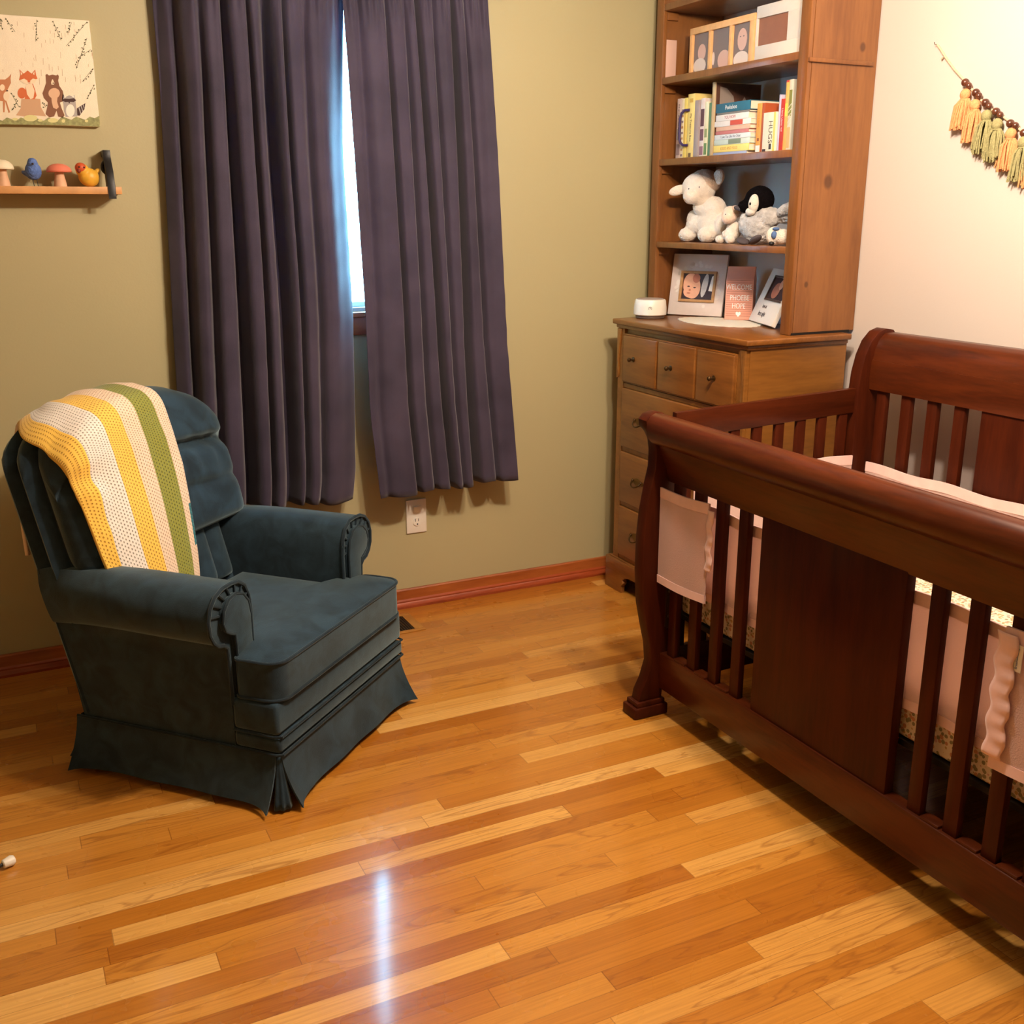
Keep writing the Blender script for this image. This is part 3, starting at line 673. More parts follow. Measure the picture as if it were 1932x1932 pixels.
# back: three shells (rear frame, gusset, pillow)
def ztop(a, zs, zt, w0, w1):
    c_ = (w0+w1)/2; h = (w1-w0)/2; q = min(1, abs((a-c_)/h)); return zs+(zt-zs)*(1-q**2.6)**.55
def lean(z): return .27*(z-.42)
def shell(a0, a1, z0, zs, zt, bf, bb, bulge, seams=(), nu=36, nv=44, puff=.02, vert=0, wrk=0):
    m = MB()
    def env(u, v):
        e = (1-abs(2*u-1)**12)*(1-abs(2*v-1)**12)
        return e**.5 if e > 0 else 0
    def P(u, v, front):
        a = a0+(a1-a0)*u; zt_ = ztop(a, zs, zt, a0, a1); z = z0+(zt_-z0)*v
        e = env(u, v); s = 0
        for (sv, dp, wd) in seams: s += dp*exp(-((z-sv-.02*cos(3*(u-.5)))/wd)**2)
        if wrk: s += wrk*sin(u*52+z*9)*exp(-((z-.80)/.05)**2)+wrk*.6*sin(u*23+z*60)*exp(-((z-.70)/.06)**2)
        if vert: s += vert*abs(sin(u*pi*5))**.4*.0+vert*(1-abs(sin(u*pi*5)))**3
        mid = (bf+bb)/2; hh = (bb-bf)/2
        b_ = mid+lean(z)+(-(hh*e+bulge*e*(1-.4*(2*u-1)**2))+s*e if front else hh*e)
        return (a, b_, z)
    m.grid(lambda u, v: P(u, v, True), nu, nv); m.grid(lambda u, v: P(u, v, False), nu, nv, flip=True)
    bmesh.ops.remove_doubles(m.bm, verts=m.bm.verts, dist=2e-4)
    return m
BACK = []
def keep(m): BACK.append(m.bm.copy()); return m
cp('back_frame', keep(shell(-.004, WD+.004, .17, .835, .975, .640, .715, 0)), smooth=60)
cp('back_gusset', keep(shell(-.012, WD+.012, .43, .835, .990, .575, .650, .004)), smooth=60)
m = keep(shell(.0, WD, .575, .825, 1.010, .470, .595, .024, seams=((.815, .042, .018), (.70, .010, .012)), wrk=.005))
cp('back_pillow', m, smooth=60)
m = shell(.105, WD-.105, .40, .57, .63, .505, .600, .006, vert=.02); cp('lumbar_panel', m, smooth=60)
cp('back_core', shell(.007, WD-.007, .30, .825, .968, .535, .70, 0), smooth=60)
# skirt
def skirt(p0, p1, nrm, L, name='skirt_panel', flare=.028, e0=.03, e1=.03):
    p0 = Vector(p0); p1 = Vector(p1); n = Vector(nrm)
    def g(off):
        def f(u, v):
            s = u*L; ed = e0*exp(-s/.035)+e1*exp(-(L-s)/.035)
            o = flare*(v**1.3)+ed*v**2+off+.002*sin(s*30)*v
            q = p0+(p1-p0)*u+n*o; z = .158-.136*v-.012*v*(exp(-s/.03)*(e0 > 0)+exp(-(L-s)/.03)*(e1 > 0))*.6
            return (q.x, q.y, max(z, .006))
        return f
    m = MB(); m.grid(g(0), 40, 10); m.grid(g(-.006), 40, 10, flip=True)
    for e in (0, 1):
        for k in range(10):
            a, b = k/10, (k+1)/10; m.quad(g(0)(e, a), g(0)(e, b), g(-.006)(e, b), g(-.006)(e, a))
    for k in range(40):
        a, b = k/40, (k+1)/40; m.quad(g(0)(a, 1), g(0)(b, 1), g(-.006)(b, 1), g(-.006)(a, 1))
    bmesh.ops.remove_doubles(m.bm, verts=m.bm.verts, dist=1e-5)
    return cp(name, m, smooth=60)
skirt((.008, -.004, 0), (WD-.008, -.004, 0), (0, -1, 0), WD)
skirt((-.002, .650, 0), (-.002, .008, 0), (-1, 0, 0), .64)
skirt((WD+.002, .008, 0), (WD+.002, .650, 0), (1, 0, 0), .64)
skirt((WD-.008, .645, 0), (.008, .645, 0), (0, 1, 0), WD)
for (cx, cy, a0) in ((.012, .008, 180), (WD-.012, .008, 270), (.012, .635, 90), (WD-.012, .635, 0)):
    m = MB()
    def g(u, v, cx=cx, cy=cy, a0=a0):
        t = R(a0+90*u); r = .010+.026*v**1.2+.003*sin(u*18)*v
        return (cx+r*cos(t), cy+r*sin(t), .156-.146*v)
    m.grid(g, 14, 8); o = cp('corner_pleat', m, smooth=60); md = o.modifiers.new('thick', 'SOLIDIFY'); md.thickness = .003
m = MB(); m.tube([(-.004, .645, .159), (-.004, .0, .159), (.004, -.012, .159), (WD-.004, -.012, .159), (WD+.004, .0, .159), (WD+.004, .645, .159)], .004, 8); cp('skirt_piping', m, 'velvet2')
m = MB(); m.lathe([(.21, 0), (.22, .006), (.21, .018), (.06, .024), (.06, .15)], (WD/2, .33, 0), 36); cp('swivel_base', m, 'darkbase')

# crocheted blanket over the chair back
K = {k: knit('crochet_'+k, c_, h) for k, c_, h in (('yellow', (246, 200, 92), (206, 140, 40)), ('white', (238, 230, 220), (150, 130, 110)), ('cream', (240, 212, 184), (196, 150, 116)), ('green', (142, 144, 66), (92, 96, 32)), ('teal', (48, 120, 128), (20, 70, 80)))}
path = [(.878, .56, .10), (.880, .63, .10), (.878, .73, .09), (.872, .84, .07), (.862, .92, .04), (.845, .965, .02), (.815, .990, .0), (.780, 1.006, .0), (.735, 1.018, .0), (.690, 1.018, .0), (.645, 1.000, .0), (.605, .965, .0), (.578, .92, .0), (.557, .89, .0), (.545, .83, .0), (.522, .76, -.005), (.500, .70, -.01), (.480, .63, -.01), (.462, .56, .01), (.448, .50, .015), (.440, .455, .02)]
def pth(t):
    q = t*(len(path)-1); i = min(int(q), len(path)-2); f_ = q-i
    def cr_(k):
        p0, p1, p2, p3 = [path[min(max(j, 0), len(path)-1)][k] for j in (i-1, i, i+1, i+2)]
        return .5*((2*p1)+(-p0+p2)*f_+(2*p0-5*p1+4*p2-p3)*f_*f_+(-p0+3*p1-3*p2+p3)*f_**3)
    return cr_(0), cr_(1)
def pull_a(t, s):      # across position
    al = .015+.10*max(0, min(1, (.40-t)/.12))+.03*max(0, (t-.85)/.15); ar = .395-.02*max(0, (.3-t)/.3)-.09*max(0, (t-.72)/.28)
    return al+(ar-al)*s
def dome(a): return (ztop(a, .825, 1.010, 0, WD)-1.010)*.8
from mathutils.bvhtree import BVHTree
TREES = [BVHTree.FromBMesh(b_) for b_ in BACK]
def blanket(u, v, off=0):
    b_, z = pth(v); a = pull_a(v, u); k = max(0, min(1, (z-.75)/.25))
    dz = dome(a)*k
    q = abs((a-WD/2)/(WD/2)); side = .05*max(0, q-.55)/.45 if v > .5 else 0
    fold = .006*sin(u*21+v*3)+(.012*exp(-((u-.15)/.03)**2) if v > .35 else 0)
    nb = -1 if v > .45 else 1
    y = b_+side*nb*-1*(.9 if v > .5 else 0)+nb*(fold*.6+off); zz = z+dz+(fold*.5+off if .3 < v < .6 else 0)
    p = Vector((a, y, zz)); c0_ = Vector((max(.08, min(WD-.08, a)), .60+.27*(zz-.42), zz-.10))
    return p
def push(p):
    a, y, zz = p; c0_ = Vector((max(.06, min(WD-.06, a)), .60+.27*(zz-.42), min(zz, .97)-.10))
    d_ = (p-c0_); L_ = d_.length; n_ = d_.normalized()
    for tr in TREES:
        h_ = tr.ray_cast(c0_+n_*1.0, -n_, 1.0)
        if h_[0] is not None:
            dist = (h_[0]-c0_).length+.011
            if dist > L_: L_ = dist
    return c0_+n_*L_
def stripe(u, v):
    if v < .26 and u < .3: return 2
    if u >= .965 and .80 < v < .885: return 4
    for lim, i in ((.125, 0), (.34, 1), (.52, 0), (.68, 2), (.885, 3), (1.1, 2)):
        if u < lim: return i
BU, BV = 96, 120
G = [[blanket(i/BU, j/BV) for i in range(BU+1)] for j in range(BV+1)]
for it in range(26):
    G = [[push(p) for p in row] for row in G]
    if it == 25: break
    G2 = []
    for j in range(BV+1):
        row = []
        for i in range(BU+1):
            p = G[j][i]; nb = [G[min(BV, j+1)][i], G[max(0, j-1)][i]]
            if 0 < i < BU: nb += [G[j][i-1], G[j][i+1]]
            q = sum(nb, Vector())/len(nb); w = .6 if 0 < j < BV else 0
            row.append(p.lerp(q, w))
        G2.append(row)
    G = G2
m = MB(); m.grid(lambda u, v: G[round(v*BV)][round(u*BU)], BU, BV, uv=True, mif=stripe)
bo = _mk('crochet_blanket', m, [K['yellow'], K['white'], K['cream'], K['green'], K['teal']], None, 70)
bo.location = CH; bo.rotation_euler = (0, 0, CR)
bo['label'] = 'striped crocheted blanket in yellow, cream and green draped over the armchair back'; bo['category'] = 'blanket'
md = bo.modifiers.new('thick', 'SOLIDIFY'); md.thickness = .010; md.offset = 0

# ------------------------------------------------------------------ framed things on the dresser top
def local_thing(name, label, cat, loc, e1, lean_, group=None):
    # returns root plus a matrix: x' along e1 (face width), z' up the leaning face, -y' out of the face
    e = Vector((*e1, 0)).normalized(); rz = math.atan2(e.y, e.x)
    t = thing(name, label, cat, loc, rz); Ml = Matrix.Rotation(-lean_, 4, 'X')
    return t, Ml
def lpart(name, mb, mats, par, Ml, **k):
    bmesh.ops.transform(mb.bm, matrix=Ml, verts=mb.bm.verts); return part(name, mb, mats, par, local=True, **k)
skin = plain('printed_skin', (226, 170, 140), .4, var=.06, vscale=50); skin2 = plain('printed_skin_shade', (190, 120, 96), .4)
pdark = plain('printed_dark', (58, 44, 48), .4, var=.2, vscale=80); pgrey = plain('printed_grey', (196, 190, 188), .4, var=.12, vscale=60); pwhite = plain('printed_white', (236, 228, 218), .4)
def fpoly(m, pts, y, mi, t=.0004):
    m.mi = mi; m.prism(pts, 'y', y-t, y)
def tilted_box(m, x0, x1, z0, z1, y0, y1, bev=.001): m.box(x0, x1, y0, y1, z0, z1, bev=bev)
# lilac picture frame
t, Ml = local_thing('picture_frame', 'lilac grey photo frame with wooden inner rim around a baby photo', 'picture frame', (2.434, 3.540, 1.1035), (.119, -.200), R(11))
w, h = .228, .238
lil = plain('lilac_frame_paint', (222, 208, 202), .55, var=.03)
m = MB(); m.box(0, w, 0, .014, 0, h, bev=.002); lpart('frame_board', m, lil, t, Ml)
rnd = random.Random(4); wfp = plain('white_flower_print', (232, 222, 216), .5)
for k in range(26):
    an = rnd.uniform(0, 6.28); rr = rnd.uniform(.082, .098); cx = w*.50+rr*cos(an); cz = h*.47+rr*sin(an)*.95
    if .03 < cz < h-.01 and .01 < cx < w-.01: m = MB(); fpoly(m, disc_poly(cx, cz, rnd.uniform(.006, .013), rnd.uniform(.004, .010), 10, rnd.uniform(0, 3)), 0, 0); lpart('flower_print', m, wfp, t, Ml)
m = MB(); wx0, wx1, wz0, wz1 = .042, .192, .052, .172
for q in ((wx0, wx1, wz0, wz0+.010), (wx0, wx1, wz1-.010, wz1), (wx0, wx0+.011, wz0+.01, wz1-.01), (wx1-.011, wx1, wz0+.01, wz1-.01)): m.box(q[0], q[1], -.008, 0, q[2], q[3], bev=.001)
lpart('wooden_rim', m, plain('light_oak_rim', (178, 134, 88), .5, var=.12, vscale=60), t, Ml)
m = MB(); px0, px1, pz0, pz1 = wx0+.011, wx1-.011, wz0+.01, wz1-.01; X = lambda f_: px0+(px1-px0)*f_; Z = lambda f_: pz0+(pz1-pz0)*f_
m.mi = 0; m.box(px0, px1, -.0012, 0, pz0, pz1)
fpoly(m, disc_poly(X(.30), Z(.52), .036, .050, 24, .25), -.0012, 1); fpoly(m, disc_poly(X(.26), Z(.30), .028, .024, 20), -.0013, 1)
fpoly(m, disc_poly(X(.43), Z(.82), .016, .018, 14), -.0016, 2); fpoly(m, disc_poly(X(.20), Z(.50), .006, .0025, 10), -.0018, 3); fpoly(m, disc_poly(X(.40), Z(.46), .006, .0025, 10), -.0018, 3)
fpoly(m, disc_poly(X(.25), Z(.36), .005, .004, 10), -.0018, 2); fpoly(m, disc_poly(X(.22), Z(.24), .008, .003, 10), -.0018, 2)
fpoly(m, disc_poly(X(.72), Z(.55), .012, .046, 16, -.15), -.0012, 4); fpoly(m, [(X(.86), Z(.35)), (X(.99), Z(.33)), (X(.99), Z(.95)), (X(.93), Z(.9))], -.0012, 5)
lpart('photo_print', m, [pdark, skin, skin2, pdark, pgrey, pwhite], t, Ml)
m = MB(); m.prism([(.085, 0), (.135, 0), (.125, .17), (.095, .17)], 'y', .055, .058); part('easel_leg', m, 'dark', t, local=True)
# pink milk-carton letter board
t = thing('letter_board', 'pink milk carton shaped letter board with white words, beside the lilac photo frame', 'letter board', (2.545, 3.232, 1.1025), math.atan2(-.075, .066), None)
pk = plain('pink_carton', (236, 168, 146), .55, var=.02); w, dpt, h = .104, .058, .150
m = MB(); m.box(-w/2, w/2, 0, dpt, 0, h, bev=.0015); part('carton_body', m, pk, t, local=True)
m = MB(); m.prism([(0, h), (dpt, h), (dpt*.62, h+.034), (dpt*.62, h+.046), (dpt*.38, h+.046), (dpt*.38, h+.034)], 'x', -w/2, w/2, bev=.001); part('gable_top', m, pk, t, local=True)
m = MB()
for k in range(17): z = .014+k*.0082; m.box(-w/2+.004, w/2-.004, -.0006, .0006, z, z+.0012)
part('groove_lines', m, plain('brown_groove', (176, 104, 84), .6), t, local=True)
FR = lambda x, z: Matrix.Translation((x, -.0012, z)) @ Matrix.Rotation(R(90), 4, 'X')
brw = plain('bright_white_letters', (252, 250, 246), .4)
hc = [(0, -.011), (.009, -.001), (.0095, .005), (.006, .0085), (.002, .0075), (0, .0045), (-.002, .0075), (-.006, .0085), (-.0095, .005), (-.009, -.001)]
for w_, x_, z_ in (('WELCOME', -.004, .121), ('PHOEBE', 0, .081), ('HOPE', -.002, .051)):
    m = MB(); m.text(w_, .028, FR(x_+.002, z_), .0006, sx=.72); part('white_lettering', m, brw, t, local=True, smooth=0)
m = MB(); m.prism([(x, z+.022) for x, z in hc], 'y', -.0020, -.0006); part('white_heart', m, brw, t, local=True, smooth=0)
# white frame leaning at the right
t, Ml = local_thing('picture_frame', 'white photo frame with handwritten line, leaning half behind the right side of the shelf unit', 'picture frame', (2.545, 3.170, 1.1095), (-.098, -.262), R(24))
w, h = .255, .205
m = MB(); m.box(0, w, 0, .016, 0, h, bev=.002); lpart('frame_board', m, pwhite, t, Ml)
m = MB(); m.box(.075, .235, -.004, 0, .085, .092); m.box(.068, .076, -.004, 0, .085, .180); m.box(.075, .235, -.004, 0, .174, .180); lpart('metal_rim', m, 'steel', t, Ml)
m = MB(); m.mi = 0; m.box(.078, .235, -.001, 0, .093, .173); fpoly(m, disc_poly(.14, .125, .035, .030, 18), -.001, 1); fpoly(m, disc_poly(.17, .15, .02, .02, 12), -.0012, 2); lpart('photo_print', m, [pdark, skin2, skin], t, Ml)
m = MB(); m.text('love at', .020, FR(.105, .062), .0003, sx=.8); m.text('first sight', .024, FR(.108, .033), .0003, sx=.8); lpart('script_lettering', m, plain('grey_ink', (90, 84, 88)), t, Ml, smooth=0)
# sound machine
t = thing('sound_machine', 'round white sound machine with a grey top at the left end of the chest top', 'sound machine', (2.305, 3.470, 1.100))
m = MB(); m.lathe([(.052, 0), (.056, .002), (.056, .010), (.060, .012)], (2.305, 3.470, 1.1), 40); part('base_ring', m, plain('smoky_base', (96, 78, 66), .3, .5), t)
m = MB(); m.lathe([(.060, .012), (.0635, .015), (.0630, .040), (.060, .066), (.057, .071), (.052, .072)], (2.305, 3.470, 1.1), 48); part('housing', m, 'white', t)
m = MB(); m.lathe([(.053, .071), (.050, .0745), (.0, .0755)], (2.305, 3.470, 1.1), 40); part('speaker_top', m, plain('greige_mesh', (168, 150, 138), .8, bmp=.4, bscale=500), t, label='grey mesh top')
m = MB(); dv = Vector((2.305, 3.470, 0)).normalized(); c0 = Vector((2.305, 3.470, 1.141))-dv*.0634; side = Vector((dv.y, -dv.x, 0))
for a0, a1 in ((-50, 230),): m.tube([c0+side*.006*cos(R(a))+Vector((0, 0, .006*sin(R(a)))) for a in range(a0, a1+1, 14)], .0009, 6)
m.ell(c0, .0018, u=8, v=6); part('logo_mark', m, plain('grey_mark', (120, 116, 112)), t)
# doily
m = MB(); poly = []
for k in range(96):
    a = 2*pi*k/96; rr = 1+.035*abs(sin(a*12))-.02*sin(a*5+1)
    poly.append((2.445+.118*rr*cos(a), 3.215+.195*rr*sin(a)))
m.prism(poly, 'z', 1.1001, 1.1018); solo('doily', m, plain('cream_lace', (244, 234, 214), .9, bmp=.6, bscale=400), 'cream lace doily lying under the letter board on the chest of drawers', 'doily', (2.445, 3.215, 1.1))

# ------------------------------------------------------------------ books
def book(y0, y1, z0, z1, x0, dp, col, label, spine=None, tilt=0, extras=None, cover=None):
    t = thing('book', label, 'book', (x0+dp/2, (y0+y1)/2, z0), 0, 'books on the second shelf')
    cm = plain('book_cloth', col, .5, var=.04)
    tk = (y1-y0); cv = min(.0025, tk*.16)
    m = MB(); m.box(x0, x0+.002, y0, y1, z0, z1, bev=.0006); m.box(x0+.002, x0+dp, y0, y0+cv, z0, z1); m.box(x0+.002, x0+dp, y1-cv, y1, z0, z1); part('cover', m, cm, t)
    part('pages', bx(x0+.002, x0+dp-.003, y0+cv, y1-cv, z0+.002, z1-.003), 'paper', t)
    return t
def spine_art(t, items, x):      # (y0,y1,z0,z1,colour)
    for (y0, y1, z0, z1, c_) in items:
        part('spine_print', bx(x-.0004, x, y0, y1, z0, z1), plain('spine_ink', c_, .5), t)
def vtext(t, s, size, x, y, z, c_, down=True, sx=1):   # text running down the spine
    q = Matrix.Translation((x-.0005, y, z)) @ Matrix(((0, 0, -1, 0), (0, -1, 0, 0), (-1, 0, 0, 0), (0, 0, 0, 1)))
    m = MB(); m.text(s, size, q, .0002, sx=sx); part('spine_title', m, plain('title_ink', c_), t, smooth=0)
def htext(t, s, size, x, y, z, c_, sx=1):
    q = Matrix.Translation((x-.0005, y, z)) @ Matrix(((0, 0, -1, 0), (-1, 0, 0, 0), (0, 1, 0, 0), (0, 0, 0, 1)))
    m = MB(); m.text(s, size, q, .0002, sx=sx); part('spine_title', m, plain('title_ink', c_), t, smooth=0)
Z0 = 1.6905; BX = 2.440
t = book(3.507, 3.535, Z0, 1.908, BX, .17, (214, 190, 180), 'pinkish grey book, first on the left of the second shelf')
spine_art(t, [(3.510, 3.532, 1.705, 1.745, (150, 130, 130)), (3.510, 3.532, 1.76, 1.80, (176, 160, 150))], BX); vtext(t, 'the going to bed book', .012, BX, 3.521, 1.835, (96, 80, 84))
t = book(3.490, 3.5055, Z0, 1.906, BX, .17, (236, 224, 196), 'slim cream spotted book, second from the left on the second shelf')
spine_art(t, [(3.492, 3.503, 1.70+.02*k, 1.708+.02*k, (190, 140, 90) if k % 2 else (140, 120, 130)) for k in range(9)], BX)
t = book(3.470, 3.4885, Z0, 1.907, BX, .17, (240, 216, 120), 'slim yellow book, third from the left on the second shelf')
t = book(3.423, 3.466, Z0, 1.918, BX, .17, (242, 216, 134), 'thick yellow book with a purple carrying handle on its spine')
vtext(t, 'My Treasure Box', .014, BX, 3.444, 1.80, (110, 84, 60)); spine_art(t, [(3.434, 3.456, 1.888, 1.902, (214, 170, 80)), (3.436, 3.452, 1.695, 1.71, (120, 100, 80))], BX)
m = MB(); pts = [(BX-.001, 3.452, 1.862), (BX-.012, 3.468, 1.862), (BX-.018, 3.480, 1.852), (BX-.020, 3.484, 1.835), (BX-.020, 3.485, 1.80), (BX-.020, 3.485, 1.765), (BX-.018, 3.481, 1.748), (BX-.012, 3.470, 1.738), (BX-.001, 3.455, 1.738)]
m.tube(pts, .005, 10); part('carry_handle', m, plain('indigo_plastic', (58, 44, 92), .4), t, label='purple handle')
t = book(3.392, 3.4215, Z0, 1.893, BX, .16, (168, 152, 148), 'grey book to the right of the thick yellow book')
t = book(3.365, 3.390, Z0, 1.897, BX+.004, .16, (224, 210, 204), 'white and purple patterned book in the left group')
spine_art(t, [(3.367, 3.388, 1.70, 1.73, (150, 110, 120)), (3.367, 3.388, 1.75, 1.79, (120, 84, 96)), (3.367, 3.388, 1.80, 1.86, (96, 66, 76))], BX+.004)
t = book(3.343, 3.3635, Z0, 1.883, BX+.004, .16, (226, 220, 184), 'pale cream green book before the dark green one')
spine_art(t, [(3.345, 3.361, 1.70, 1.74, (110, 140, 90)), (3.345, 3.361, 1.76, 1.79, (150, 160, 110))], BX+.004)
t = book(3.320, 3.3415, Z0, 1.878, BX+.006, .16, (96, 132, 100), 'dark green book leaning against the tallest book')
t = book(3.300, 3.3185, Z0, 1.945, BX, .205, (200, 172, 130), 'tallest book on the second shelf, beige spine with dark picture cover')
m = MB(); m.box(BX+.004, BX+.203, 3.2992, 3.2999, Z0+.004, 1.943); cvp = part('front_cover', m, plain('dark_brown_print', (92, 62, 50), .45, var=.25, vscale=30), t, label='dark brown picture cover')
m = MB(); m.prism([(BX+.02, 1.86), (BX+.09, 1.86), (BX+.08, 1.90), (BX+.05, 1.925), (BX+.02, 1.93)], 'y', 3.2988, 3.2993); m.prism([(BX+.11, 1.87), (BX+.15, 1.87), (BX+.13, 1.90)], 'y', 3.2988, 3.2993)
part('cover_picture', m, plain('grey_print', (150, 134, 124), .5), cvp, smooth=0)
stack = [(1.6905, 1.703, 3.105, 3.297, (158, 168, 196), 'thin blue grey book at the very bottom of the lying pile', None),
         (1.7035, 1.727, 3.094, 3.296, (246, 216, 120), 'yellow book with a KISSES AND HUGS title in the lying pile', ('KISSES AND HUGS', .014, (204, 150, 70))),
         (1.7275, 1.746, 3.090, 3.294, (206, 214, 200), 'pale green white book with a dark green patch in the lying pile', None),
         (1.7465, 1.763, 3.088, 3.293, (226, 226, 224), 'white book titled I Love You Like No Otter in the lying pile', ('I Love You Like No Otter', .013, (120, 124, 136))),
         (1.7635, 1.775, 3.100, 3.288, (200, 120, 116), 'thin rose red book in the middle of the lying pile', None),
         (1.7755, 1.790, 3.094, 3.286, (224, 178, 150), 'thin peach book just above the rose red one in the pile', None),
         (1.7905, 1.809, 3.090, 3.297, (238, 226, 216), 'white book with a red patch on its spine in the lying pile', None),
         (1.8095, 1.830, 3.104, 3.290, (236, 224, 214), 'white book with reddish title, second from the top of the lying pile', ('YOU HOW', .015, (190, 120, 120))),
         (1.8305, 1.837, 3.100, 3.286, (130, 124, 118), 'very thin grey book under the top book of the lying pile', None),
         (1.8375, 1.868, 3.096, 3.292, (46, 104, 124), 'teal blue book on top of the lying pile', ('Peekaboo', .020, (236, 232, 226)))]
for (z0, z1, ya, yb, c_, lb, tx) in stack:
    t = thing('book', lb, 'book', (BX+.08, (ya+yb)/2, z0), 0, 'books on the second shelf'); cm = plain('book_cloth', c_, .5, var=.04); tk = z1-z0; cv = min(.002, tk*.18)
    m = MB(); m.box(BX, BX+.002, ya, yb, z0, z1, bev=.0006); m.box(BX+.002, BX+.15, ya, yb, z0, z0+cv); m.box(BX+.002, BX+.15, ya, yb, z1-cv, z1); part('cover', m, cm, t)
    part('pages', bx(BX+.002, BX+.148, ya+.002, yb-.002, z0+cv, z1-cv), 'paper', t)
    if tx: htext(t, tx[0], tx[1], BX, (ya+yb)/2+.01, (z0+z1)/2, tx[2], .85)
    if 'red patch' in lb: part('spine_print', bx(BX-.0005, BX, 3.135, 3.205, z0+.001, z1-.001), plain('red_ink', (206, 84, 64)), t, label='red patch')
    if 'dark green patch' in lb: part('spine_print', bx(BX-.0005, BX, 3.140, 3.210, z0+.002, z1-.001), plain('green_ink', (126, 136, 112)), t, label='green patch')
t = book(3.034, 3.058, Z0, 1.852, BX, .15, (236, 158, 70), 'orange book standing right of the lying pile')
spine_art(t, [(3.035, 3.057, 1.692, 1.716, (236, 224, 216)), (3.041, 3.051, 1.73, 1.74, (150, 80, 40))], BX); vtext(t, 'board book', .010, BX, 3.046, 1.80, (196, 110, 50))
t = book(3.018, 3.0325, Z0, 1.851, BX, .15, (176, 84, 48), 'rusty red brown book between the orange book and HUGS')
t = book(2.950, 3.015, Z0, 1.818, BX-.006, .10, (236, 224, 200), 'thick white book with HUGS in large letters')
spine_art(t, [(2.951, 2.962, 1.692, 1.817, (244, 206, 110)), (2.968, 2.980, 1.700, 1.718, (60, 52, 48)), (2.996, 3.013, 1.692, 1.702, (60, 40, 40))], BX-.006); vtext(t, 'HUGS', .028, BX-.006, 2.976, 1.755, (92, 88, 70))
t = book(2.950, 2.998, Z0, 1.852, BX+.100, .04, (176, 128, 78), 'brown book with a green spot standing behind HUGS')
m = MB(); m.prism(disc_poly(2.975, 1.836, .018, .014, 18), 'x', BX+.0994, BX+.1001); part('cover_spot', m, plain('leaf_green_print', (140, 150, 66)), t, label='green spot')
t = book(2.938, 2.947, Z0, 1.870, BX, .16, (196, 190, 214), 'thin lilac book with a dark side, right of HUGS')
t = book(2.918, 2.936, Z0, 1.856, BX, .16, (190, 56, 44), 'red book with white title at the right')
vtext(t, 'Llama Llama red', .011, BX, 2.927, 1.79, (236, 214, 206))
t = book(2.902, 2.9165, Z0, 1.911, BX, .18, (238, 176, 96), 'tall orange yellow book, second from the right end')
spine_art(t, [(2.903, 2.9155, 1.905, 1.911, (200, 60, 60)), (2.903, 2.9155, 1.80, 1.84, (240, 214, 90))], BX)
t = book(2.882, 2.8995, Z0, 1.912, BX, .18, (214, 208, 190), 'tall white and green book at the right end of the row')
spine_art(t, [(2.884, 2.898, 1.80, 1.88, (130, 130, 60)), (2.884, 2.898, 1.70, 1.765, (226, 170, 110))], BX)
m = MB()
for k in range(5): m.tube([(BX-.001, 2.898, 1.765+.015*k), (BX-.001, 2.884, 1.777+.015*k)], .001, 5)
part('spine_stripes', m, pwhite, t)

# ------------------------------------------------------------------ top shelf frames
t = thing('triple_photo_frame', 'light wooden frame with three baby photos side by side on the top shelf', 'picture frame', (BX, 3.28, 1.9815))
oak = plain('pale_oak', (226, 172, 116), .5, var=.08, vscale=40)
ya, yb, za, zb = 3.100, 3.472, 1.9815, 2.143
m = MB(); m.box(BX, BX+.02, ya, yb, zb-.022, zb, bev=.001); m.box(BX, BX+.02, ya, yb, za, za+.006, bev=.001)
for y0, y1 in ((ya, ya+.026), (ya+.122, ya+.138), (ya+.242, ya+.258), (yb-.016, yb)): m.box(BX, BX+.02, y0, y1, za+.006, zb-.022, bev=.001)
part('frame_rails', m, oak, t)
for i, (y0, y1) in enumerate(((yb-.114, yb-.016), (ya+.138, ya+.242), (ya+.026, ya+.122))):
    m = MB(); m.mi = 0; m.box(BX+.010, BX+.013, y0, y1, za+.006, zb-.022); c0 = (y0+y1)/2
    def fx(cy, cz, ry, rz, mi, x): m.mi = mi; m.prism(disc_poly(cy, cz, ry, rz, 18), 'x', x-.0004, x)
    if i == 0: fx(c0, za+.075, .024, .028, 1, BX+.0096); fx(c0+.01, za+.03, .038, .026, 2, BX+.0092)
    if i == 1: fx(c0-.016, za+.035, .036, .032, 1, BX+.0096); fx(c0+.045, za+.045, .008, .022, 2, BX+.0092)
    if i == 2: fx(c0, za+.088, .026, .036, 1, BX+.0096); fx(c0+.002, za+.025, .042, .026, 2, BX+.0092); fx(c0-.008, za+.098, .004, .002, 0, BX+.0088); fx(c0+.010, za+.098, .004, .002, 0, BX+.0088)
    part('photo_print', m, [plain('photo_grey', (122, 108, 104), .4), plain('photo_skin', (206, 166, 150), .4), plain('photo_light', (214, 196, 184), .4)], t)
t = thing('picture_frame', 'pale grey mat frame around a brown opening, right end of the top shelf', 'picture frame', (BX, 3.0, 1.9815))
ya, yb, za, zb = 2.865, 3.096, 1.9815, 2.160
m = MB(); m.box(BX+.004, BX+.018, ya, yb, zb-.038, zb, bev=.001); m.box(BX+.004, BX+.018, ya, yb, za, za+.054, bev=.001); m.box(BX+.004, BX+.018, ya, ya+.07, za+.054, zb-.038); m.box(BX+.004, BX+.018, yb-.006, yb, za+.054, zb-.038)
part('mat_board', m, plain('pale_grey_mat', (214, 204, 192), .6, var=.02), t)
part('picture_field', bx(BX+.012, BX+.016, ya+.07, yb-.006, za+.054, zb-.038), plain('brown_field', (142, 92, 68), .5, var=.05), t)
m = MB(); m.box(2.385, 2.440, 3.5545, 3.5685, 1.9815, 2.115, bev=.001)  # upright pale pink box on the top shelf
